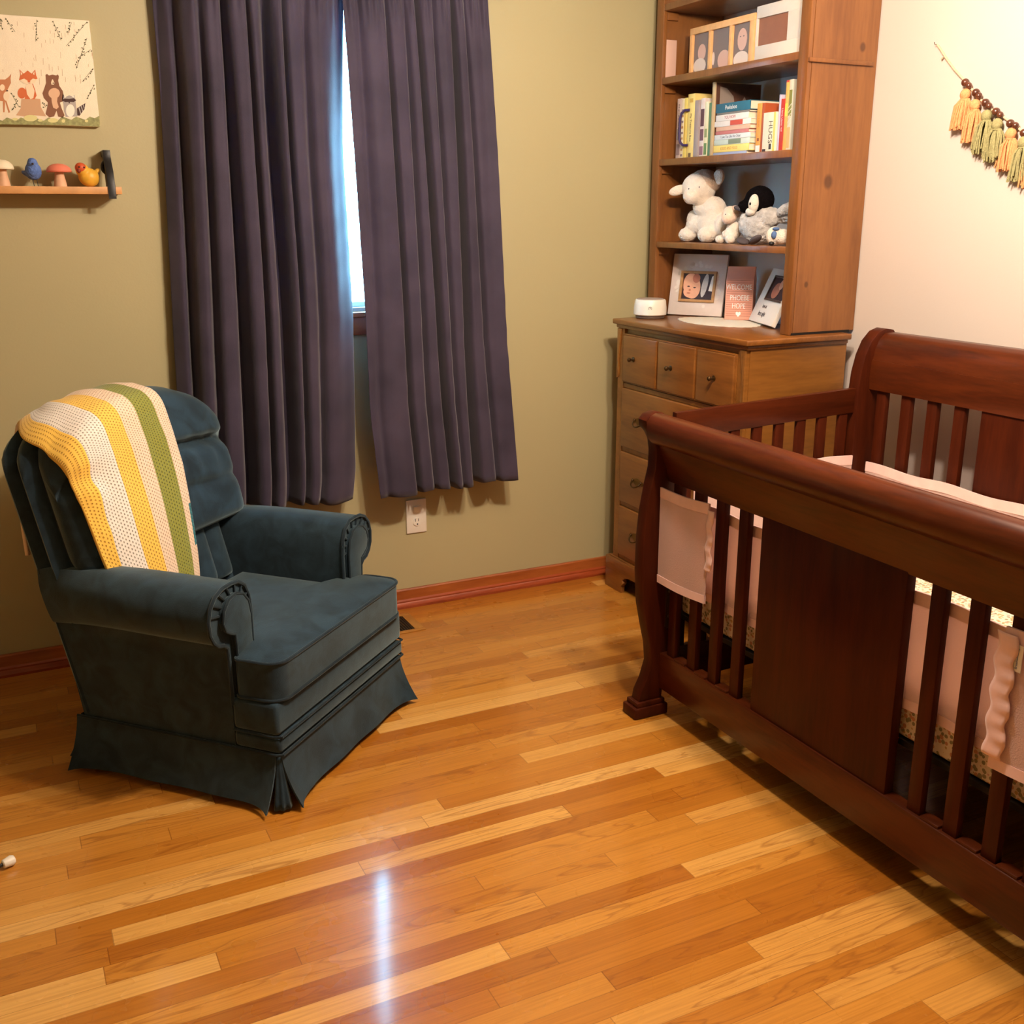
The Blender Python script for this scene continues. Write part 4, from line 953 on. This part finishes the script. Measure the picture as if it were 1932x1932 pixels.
solo('pale_pink_block', m, plain('pale_pink_surface', (214, 176, 160), .6), 'pale pink card propped against the left side of the top shelf', 'block', (2.41, 3.561, 1.9815))

# ------------------------------------------------------------------ plush animals
def fuse(o, vox=.004, noise=.0):
    r = o.modifiers.new('fuse', 'REMESH'); r.mode = 'VOXEL'; r.voxel_size = vox; r.use_smooth_shade = True
    s = o.modifiers.new('smooth', 'SMOOTH'); s.factor = .6; s.iterations = 4
    if noise:
        tx = bpy.data.textures.new('fluff', 'CLOUDS'); tx.noise_scale = .012
        d = o.modifiers.new('fluff', 'DISPLACE'); d.texture = tx; d.strength = noise; d.mid_level = .5
TZ = 1.3855
lb = thing('plush_lamb', 'large cream plush lamb sitting at the left of the toy shelf', 'stuffed animal', (2.48, 3.385, TZ))
m = MB()
for c_, r_ in (((2.50, 3.368, TZ+.062), (.056, .074, .062)), ((2.50, 3.362, TZ+.112), (.050, .060, .056)), ((2.49, 3.452, TZ+.080), (.034, .042, .042)), ((2.45, 3.446, TZ+.027), (.035, .038, .027)), ((2.455, 3.330, TZ+.028), (.038, .036, .029)), ((2.50, 3.290, TZ+.060), (.038, .030, .045)), ((2.47, 3.42, TZ+.062), (.035, .05, .035)), ((2.485, 3.40, TZ+.125), (.04, .045, .03))):
    m.ell(c_, r_)
o = part('body', m, 'plush', lb, smooth=180); fuse(o, .004, .006)
m = MB(); m.ell((2.468, 3.412, TZ+.196), (.064, .068, .060)); m.ell((2.424, 3.396, TZ+.168), (.032, .034, .030)); m.ell((2.475, 3.400, TZ+.160), (.045, .045, .035))
hd = part('head', m, 'plush', lb, smooth=180, label='cream head with shade painted on its top'); fuse(hd, .004, .003)
m = MB(); m.ell((2.488, 3.398, TZ+.222), (.056, .062, .042), (.3, 0, 0)); o = part('crown', m, 'plushtop', hd, smooth=180, label='fluffy crown in a painted shade tone'); fuse(o, .004, .006)  # darker head top is shelf shadow put into the plush colour
for c_, r_, ro in (((2.408, 3.462, TZ+.190), (.036, .013, .018), (0, .30, 2.53)), ((2.50, 3.335, TZ+.236), (.014, .030, .028), (-.4, 0, 0))):
    m = MB(); m.ell(c_, r_, ro); part('ear', m, 'plush', hd, smooth=180)
for y, z, x in ((3.360, .200, 2.4310), (3.391, .192, 2.4065)):
    m = MB(); m.ell((x, y, TZ+z), (.002, .003, .005), u=10, v=8); part('eye', m, 'black', hd)
sl = thing('plush_lamb', 'small pinkish cream plush lamb between the large lamb and the penguin', 'stuffed animal', (2.46, 3.195, TZ))
m = MB()
for c_, r_ in (((2.47, 3.190, TZ+.045), (.026, .032, .034)), ((2.44, 3.230, TZ+.014), (.018, .019, .015)), ((2.44, 3.170, TZ+.015), (.018, .020, .016)), ((2.45, 3.200, TZ+.030), (.018, .026, .020))): m.ell(c_, r_)
o = part('body', m, 'plush', sl, smooth=180); fuse(o, .0035, .004)
m = MB(); m.ell((2.450, 3.190, TZ+.101), (.028, .031, .031)); m.ell((2.435, 3.185, TZ+.088), (.022, .024, .020)); hd = part('head', m, 'plushpink', sl, smooth=180); fuse(hd, .0035)
m = MB(); m.ell((2.462, 3.176, TZ+.112), (.024, .024, .022)); part('crown', m, 'plushtop', hd, smooth=180, label='beige crown')
m = MB(); m.ell((2.458, 3.226, TZ+.100), (.007, .014, .009)); part('ear', m, 'plushpink', hd, smooth=180)
m = MB(); m.ell((2.4225, 3.180, TZ+.101), (.003, .0035, .0035), u=10, v=8); part('eye', m, 'black', hd)
pg = thing('plush_penguin', 'grey fluffy plush penguin chick with a black and white head', 'stuffed animal', (2.49, 3.06, TZ))
m = MB()
for c_, r_ in (((2.48, 3.065, TZ+.056), (.055, .066, .058)), ((2.49, 3.035, TZ+.090), (.045, .055, .040)), ((2.53, 2.97, TZ+.100), (.035, .060, .030)), ((2.47, 3.10, TZ+.07), (.04, .04, .05))): m.ell(c_, r_)
o = part('body', m, 'plushgrey', pg, smooth=180); fuse(o, .004, .010)
m = MB(); m.ell((2.50, 2.945, TZ+.118), (.022, .050, .020), (-.35, 0, 0)); o = part('wing', m, 'plushgrey', pg, smooth=180); fuse(o, .004, .008)
m = MB(); m.ell((2.480, 3.068, TZ+.150), (.048, .058, .050)); m.ell((2.455, 3.105, TZ+.130), (.030, .034, .024)); hd = part('head', m, 'plushblack', pg, smooth=180); fuse(hd, .004, .003)
m = MB(); m.ell((2.440, 3.048, TZ+.138), (.016, .021, .033), (.15, 0, 0)); m.ell((2.438, 3.060, TZ+.112), (.014, .022, .014)); part('white_face_patch', m, 'plush', hd, smooth=180, label='white patch around the eye')
m = MB(); m.ell((2.4265, 3.048, TZ+.138), (.0045, .006, .006), u=12, v=8); part('eye', m, 'black', hd)
m = MB(); m.ell((2.435, 3.125, TZ+.124), (.012, .022, .009), (.15, 0, 0)); part('beak', m, 'beak', hd, smooth=180)
for c_, r_, ro in (((2.418, 3.000, TZ+.018), (.020, .028, .010), (-.55, 0, 0)), ((2.42, 3.072, TZ+.012), (.022, .022, .010), (.4, 0, 0))):
    m = MB(); m.ell(c_, r_, ro); part('foot', m, 'beak', pg, smooth=180)
st = thing('plush_toy', 'small white and blue stuffed toy lying beside the penguin at the right', 'stuffed animal', (2.43, 2.94, TZ))
m = MB(); m.ell((2.43, 2.915, TZ+.032), (.030, .026, .032)); m.ell((2.44, 2.885, TZ+.030), (.028, .030, .026)); o = part('body', m, 'plush', st, smooth=180); fuse(o, .0035)
m = MB(); m.ell((2.411, 2.894, TZ+.036), (.010, .010, .013)); m.ell((2.42, 2.897, TZ+.056), (.012, .012, .006)); part('blue_patch', m, plain('blue_felt', (86, 112, 158), .9), st, smooth=180, label='blue patch')
m = MB(); m.ell((2.411, 2.905, TZ+.008), (.010, .010, .007)); part('nose', m, 'black', st, smooth=180)

# ------------------------------------------------------------------ garland on the cream wall
gx = XW-.004; gl = thing('tassel_garland', 'wooden bead garland with peach and sage green yarn tassels on the cream wall', 'garland', (gx, 2.4, 1.9))
SCL = gx/2.6
def gp(u, v):          # photograph point placed on the wall plane
    a = (u-966)/F; b = (v-966)/F; d = r2*a+d2*b+fwd; t_ = (gx-.004)/d.x
    return Vector((gx-.004, d.y*t_, 1.5+d.z*t_))
pA = gp(1768, 84); pts = [gp(1770, 86), gp(1778, 98), gp(1784, 108), gp(1800, 130), gp(1820, 152), gp(1846, 184), gp(1868, 205), gp(1890, 218), gp(1914, 235), gp(1945, 262), gp(1990, 285)]
yc_ = gp(2010, 290).y
def mir(p): return Vector((p.x, 2*yc_-p.y, p.z))
pts = pts+[gp(2010, 290)]+[mir(p) for p in pts[::-1]]
m = MB(); m.tube(pts, .0036, 8); m.tube([gp(1768, 84), gp(1774, 92), gp(1782, 106), gp(1776, 112)], .0028, 8); part('cord', m, 'cord', gl)
m = MB(); m.tube([pA+Vector((.004, 0, 0)), pA+Vector((-.01, 0, 0)), pA+Vector((-.012, 0, .006))], .0012, 6); part('hook', m, 'steel', gl)
m = MB(); m.tube([mir(pA)+Vector((.004, 0, 0)), mir(pA)+Vector((-.01, 0, 0)), mir(pA)+Vector((-.012, 0, .006))], .0012, 6); part('hook', m, 'steel', gl)
beads = [(1824, 156), (1832, 162), (1844, 175), (1851, 181), (1862, 194), (1870, 200), (1882, 211), (1891, 217), (1909, 233), (1920, 237), (1935, 251), (1944, 256), (1968, 270), (1978, 275)]
for i, (u, v) in enumerate(beads):
    c_ = gp(u, v); r_ = .0115 if i % 2 == 0 else .0095; c_.x -= .006+.003*(i % 2)
    for q_ in (c_, mir(c_)):
        m = MB(); m.ell(q_, r_, u=16, v=12); part('bead', m, 'bead', gl)
def tassel(u, v, L, mat, seed, spread=.030, dx=0, flip=False):
    rnd = random.Random(seed); c_ = mir(gp(u, v)) if flip else gp(u, v); m = MB()
    m.ell((c_.x-.013, c_.y, c_.z-.010), (.013, .017, .017), u=14, v=10)
    m.tube([(c_.x-.012-.0115*cos(2*pi*k/14)*.9, c_.y+.0125*sin(2*pi*k/14), c_.z-.024) for k in range(15)], .0022, 6)
    for k in range(60):
        a = rnd.uniform(0, 2*pi); q = sqrt(rnd.random()); ex = .014*q*cos(a); ey = spread*q*sin(a); l_ = L*rnd.uniform(.86, 1.06)
        x0 = c_.x-.013; bend = rnd.uniform(-.003, .003)
        m.tube([(x0+ex*.5, c_.y+ey*.45, c_.z-.022), (max(min(x0+ex, gx-.003), 0), c_.y+ey*1.0+dx*.3, c_.z-.040), (max(min(x0+ex, gx-.003), 0), c_.y+ey*1.1+bend+dx*.7, c_.z-.022-l_*.6), (max(min(x0+ex*.9, gx-.003), 0), c_.y+ey*1.15+bend*2+dx, c_.z-.022-l_)], .0026, 5)
    o = part('tassel', m, mat, gl, smooth=60)
for (u, v, L, mt_, dx) in ((1828, 172, .082, 'tasselo', .012), (1846, 192, .088, 'tasselo', .008), (1868, 212, .088, 'tasselg', .008), (1888, 228, .086, 'tasselg', .002), (1914, 246, .085, 'tasselo', .008), (1938, 262, .088, 'tasselg', .006), (1962, 276, .086, 'tasselo', .004), (1990, 290, .086, 'tasselg', .0)):
    tassel(u, v, L, mt_, u, dx=dx); tassel(u, v, L, mt_, u+1, dx=-dx, flip=True)

# ------------------------------------------------------------------ canvas with woodland animals
cvs = thing('wall_canvas', 'small canvas print of a fox, bear and raccoon on the green wall', 'painting', (.12, YW, 1.75))
CX0, CX1, CZ0, CZ1 = -.19, .3765, 1.752, 2.052
part('canvas_body', bx(CX0, CX1, YW-.022, YW-.001, CZ0, CZ1, bev=.002), plain('canvas_cream', (246, 232, 206), .8, bmp=.3, bscale=700, var=.02), cvs)
yc = YW-.022
def cv(X, Y):         # zoom-crop coordinates (4.6 px per photo px) to canvas plane
    u, v = X/4.6, Y/4.6; a = (u-966)/F; b = (v-966)/F; d = r2*a+d2*b+fwd; t_ = yc/d.y
    return (d.x*t_, 1.5+d.z*t_)
def art(name, shapes, mats):
    m = MB()
    for lay, (mi, pts) in enumerate(shapes): fpoly(m, [cv(*p) for p in pts], yc-.0002-.00012*lay, mi, .0003)
    part(name, m, mats, cvs, smooth=0)
def E2(cx, cy, rx, ry, n=18, rot=0): return disc_poly(cx, cy, rx, ry, n, rot)
c_f = plain('fox_orange', (212, 110, 60)); c_c = plain('art_cream', (244, 222, 190)); c_b = plain('bear_brown', (134, 88, 62)); c_t = plain('bear_tan', (226, 184, 150)); c_k = plain('art_dark', (70, 44, 40)); c_g = plain('raccoon_grey', (176, 168, 164)); c_l = plain('leaf_olive', (98, 96, 62)); c_s = plain('stump_tan', (206, 164, 128)); c_gr = plain('grass_green', (152, 152, 100), var=.3, vscale=120); c_y = plain('pale_mound', (222, 214, 150)); c_d = plain('deer_brown', (196, 130, 88)); c_w = plain('art_white', (248, 240, 226))
art('grass', [(0, [(-300, 1075), (-300, 1010)]+[(-300+40*k, 1020+14*((k*7) % 3)-(8 if k > 20 else 0)) for k in range(29)]+[(862, 1005), (868, 1100), (500, 1086)])]+[(1, E2(x, y, rx, ry)) for x, y, rx, ry in ((265, 1025, 60, 28), (460, 1045, 45, 20), (350, 1045, 22, 12), (130, 1035, 25, 12), (550, 1050, 16, 16), (750, 1050, 15, 12))], [c_gr, c_y])
art('tree_stump', [(0, [(140, 1000), (180, 940), (185, 860), (260, 850), (350, 860), (355, 930), (400, 1010), (300, 1000), (220, 1012)])], [c_s])
art('fox', [(0, E2(190, 808, 38, 48)), (0, [(215, 860), (222, 760), (240, 725), (285, 725), (305, 780), (318, 830), (300, 862)]), (1, [(222, 745), (245, 728), (280, 730), (300, 790), (290, 850), (265, 862), (235, 820)]),
            (0, [(168, 602), (205, 640), (240, 612), (275, 640), (305, 604), (314, 655), (326, 682), (290, 700), (262, 716), (240, 716), (205, 702), (165, 695), (178, 650)]), (1, [(173, 695), (210, 682), (238, 700), (245, 735), (200, 722)]), (1, [(320, 690), (285, 682), (262, 700), (262, 732), (300, 722)]), (1, [(176, 618), (196, 640), (184, 655)]), (1, [(300, 618), (284, 642), (298, 652)])], [c_f, c_c])
art('bear', [(0, [(395, 650), (408, 642), (425, 655), (455, 648), (488, 655), (500, 646), (511, 660), (505, 700), (515, 745), (545, 790), (552, 830), (545, 880), (520, 890), (535, 940), (560, 1000), (545, 1022), (505, 1012), (490, 960), (470, 1010), (430, 1020), (395, 990), (410, 930), (415, 890), (380, 850), (368, 810), (385, 765), (400, 720)]), (1, E2(470, 810, 50, 46)), (1, [(445, 840), (500, 840), (495, 880), (510, 930), (490, 948), (462, 935), (450, 890)]), (2, [(452, 690), (458, 688), (472, 718), (468, 735), (446, 735), (443, 715)]), (3, E2(462, 722, 6, 5))], [c_b, c_t, c_c, c_k])
art('raccoon', [(0, [(545, 812), (570, 840), (600, 828), (630, 835), (645, 822), (655, 870), (662, 940), (675, 1010), (570, 1015), (555, 960), (550, 900), (538, 860)]), (3, E2(610, 960, 38, 55)), (1, [(535, 870), (560, 855), (600, 858), (640, 852), (662, 870), (640, 886), (605, 884), (565, 886)]), (1, E2(601, 890, 7, 6)), (3, [(555, 820), (575, 842), (560, 852)]), (3, [(640, 828), (620, 840), (645, 850)]),
                (1, [(668, 940), (740, 895), (735, 945), (690, 1005), (672, 1000)]), (0, [(680, 935), (690, 930), (705, 985), (698, 992)]), (0, [(700, 922), (708, 917), (722, 965), (715, 972)]), (0, [(718, 910), (725, 905), (735, 940), (730, 948)])], [c_g, c_k, c_l, c_w])
art('deer', [(0, [(-80, 700), (0, 690), (45, 690), (75, 668), (98, 640), (92, 680), (95, 720), (60, 790), (50, 860), (88, 975), (75, 980), (45, 880), (40, 975), (28, 975), (25, 880), (-80, 860)]), (1, E2(20, 760, 22, 28)), (1, E2(55, 835, 26, 40)), (2, E2(62, 788, 9, 6))], [c_d, c_c, c_k])
rv = random.Random(11); lv = []
for (x0, y0, x1, y1, n_) in ((45, 155, 130, 275, 6), (320, 170, 310, 360, 8), (460, 185, 530, 350, 8), (620, 195, 590, 290, 5), (755, 190, 575, 400, 10), (755, 330, 660, 600, 12), (790, 430, 680, 500, 6), (810, 590, 715, 710, 6), (815, 740, 755, 860, 7), (100, 810, 165, 930, 6), (100, 960, 140, 900, 4), (375, 890, 395, 930, 4), (0, 160, 20, 260, 5)):
    for k in range(n_):
        f_ = (k+.5)/n_; x = x0+(x1-x0)*f_; y = y0+(y1-y0)*f_; lv.append((0, E2(x+rv.uniform(-16, 16), y+rv.uniform(-8, 8), 8, 5, 8, rv.uniform(0, 3))))
    dxx, dyy = y1-y0, x0-x1; q = sqrt(dxx*dxx+dyy*dyy); dxx, dyy = dxx/q*1.6, dyy/q*1.6
    lv.append((0, [(x0-dxx, y0-dyy), (x0+dxx, y0+dyy), (x1+dxx, y1+dyy), (x1-dxx, y1-dyy)]))
m = MB()
for mi, p in lv: fpoly(m, [cv(*q) for q in p], yc-.0003, 0, .0003)
part('leafy_vines', m, c_l, cvs, smooth=0)
m = MB()
for k in range(46):
    x = rv.uniform(0, 820); y = rv.uniform(180, 700); l_ = rv.uniform(20, 60)
    fpoly(m, [cv(*q) for q in ((x, y), (x+3, y), (x+6, y+l_), (x+3, y+l_))], yc-.0002, 0, .0003)
part('bark_strokes', m, plain('bark_tan', (206, 176, 140)), cvs, smooth=0)

# ------------------------------------------------------------------ wall shelf and its figures
sh = thing('wall_shelf', 'narrow light wooden wall shelf with a black end bracket under the canvas', 'shelf', (.1, YW, 1.552))
part('board', bx(-.25, .412, 3.556, YW, 1.552, 1.5735, bev=.001), plain('light_shelf_wood', (206, 150, 92), .5, var=.12, vscale=25), sh)
m = MB(); m.prism([(3.553, 1.545), (3.553, 1.58), (3.568, 1.62), (3.590, 1.648), (3.600, 1.665), (3.600, 1.682), (YW, 1.682), (YW, 1.665), (3.625, 1.66), (3.612, 1.62), (3.600, 1.575), (3.5555, 1.5745), (3.5555, 1.545)], 'x', .372, .394, bev=.0015); part('end_bracket', m, 'black', sh)
m = MB(); m.tube([(.383-.016*sin(a_), 3.61, 1.632+.018*cos(a_)) for a_ in [pi*k/10 for k in range(11)]], .0055, 8); part('bracket_scroll', m, 'black', sh)
part('bracket_foot', bx(.372, .394, 3.553, 3.556, 1.538, 1.58), 'black', sh)
SZ = 1.5737
def mush(x, cr_, hh, capc, label):
    t = thing('mushroom_figurine', label, 'figurine', (x, 3.605, SZ))
    m = MB(); m.lathe([(.019, 0), (.0175, .012), (.014, .030), (.0125, hh*.66)], (x, 3.605, SZ), 22); part('stem', m, plain('stem_wood', (222, 176, 140), .6, var=.08), t)
    m = MB(); m.lathe([(0.0, hh*.64), (cr_*.96, hh*.63), (cr_, hh*.68), (cr_*.92, hh*.80), (cr_*.7, hh*.91), (cr_*.4, hh*.98), (0, hh)], (x, 3.605, SZ), 30); part('cap', m, capc, t)
mush(.085, .034, .076, plain('ivory_cap', (240, 226, 196), .5), 'wooden mushroom with an ivory cap, leftmost on the wall shelf')
mush(.242, .0365, .067, plain('coral_cap', (232, 130, 104), .45), 'wooden mushroom with a coral red cap on the wall shelf')
t = thing('bird_figurine', 'small blue felt bird on thin legs on the wall shelf', 'figurine', (.17, 3.60, SZ)); bl = plain('blue_felt_bird', (92, 120, 184), .9, var=.25, vscale=90, bmp=.7)
m = MB(); m.ell((.170, 3.602, SZ+.044), (.0235, .025, .026)); m.ell((.170, 3.595, SZ+.064), (.0155, .018, .018)); m.ell((.152, 3.615, SZ+.036), (.016, .016, .007), (0, .5, 0)); o = part('body', m, bl, t, smooth=180); fuse(o, .002, .002)
for x in (.166, .177): m = MB(); m.tube([(x, 3.60, SZ+.022), (x+.002, 3.60, SZ+.002), (x+.002, 3.592, SZ+.001)], .0012, 6); part('leg', m, 'black', t)
m = MB(); m.lathe([(.0035, 0), (.001, -.010), (0, -.011)], (.170, 3.579, SZ+.064), 10, 'y'); part('beak', m, 'beak', t)
t = thing('bird_figurine', 'yellow carved bird with a red face at the right end of the wall shelf', 'figurine', (.32, 3.60, SZ)); yl_ = plain('yellow_paint', (226, 172, 58), .45, var=.1, vscale=60)
m = MB(); m.ell((.325, 3.605, SZ+.028), (.031, .026, .028), (0, .3, 0)); m.ell((.308, 3.598, SZ+.048), (.020, .020, .020)); m.ell((.350, 3.612, SZ+.046), (.012, .010, .007), (0, -.7, 0)); o = part('body', m, yl_, t, smooth=180); fuse(o, .002)
m = MB(); m.ell((.303, 3.590, SZ+.055), (.0165, .0155, .0155)); part('face', m, plain('red_orange_paint', (200, 84, 44), .5, var=.1), t, smooth=180, label='red orange face')
m = MB(); m.ell((.312, 3.5760, SZ+.056), (.0025, .002, .0025), u=10, v=8); m.ell((.298, 3.5755, SZ+.057), (.0025, .002, .0025), u=10, v=8); part('eye', m, 'black', t)
m = MB(); m.ell((.296, 3.578, SZ+.046), (.006, .006, .007)); part('beak', m, plain('dark_red_paint', (130, 50, 34)), t, smooth=180)
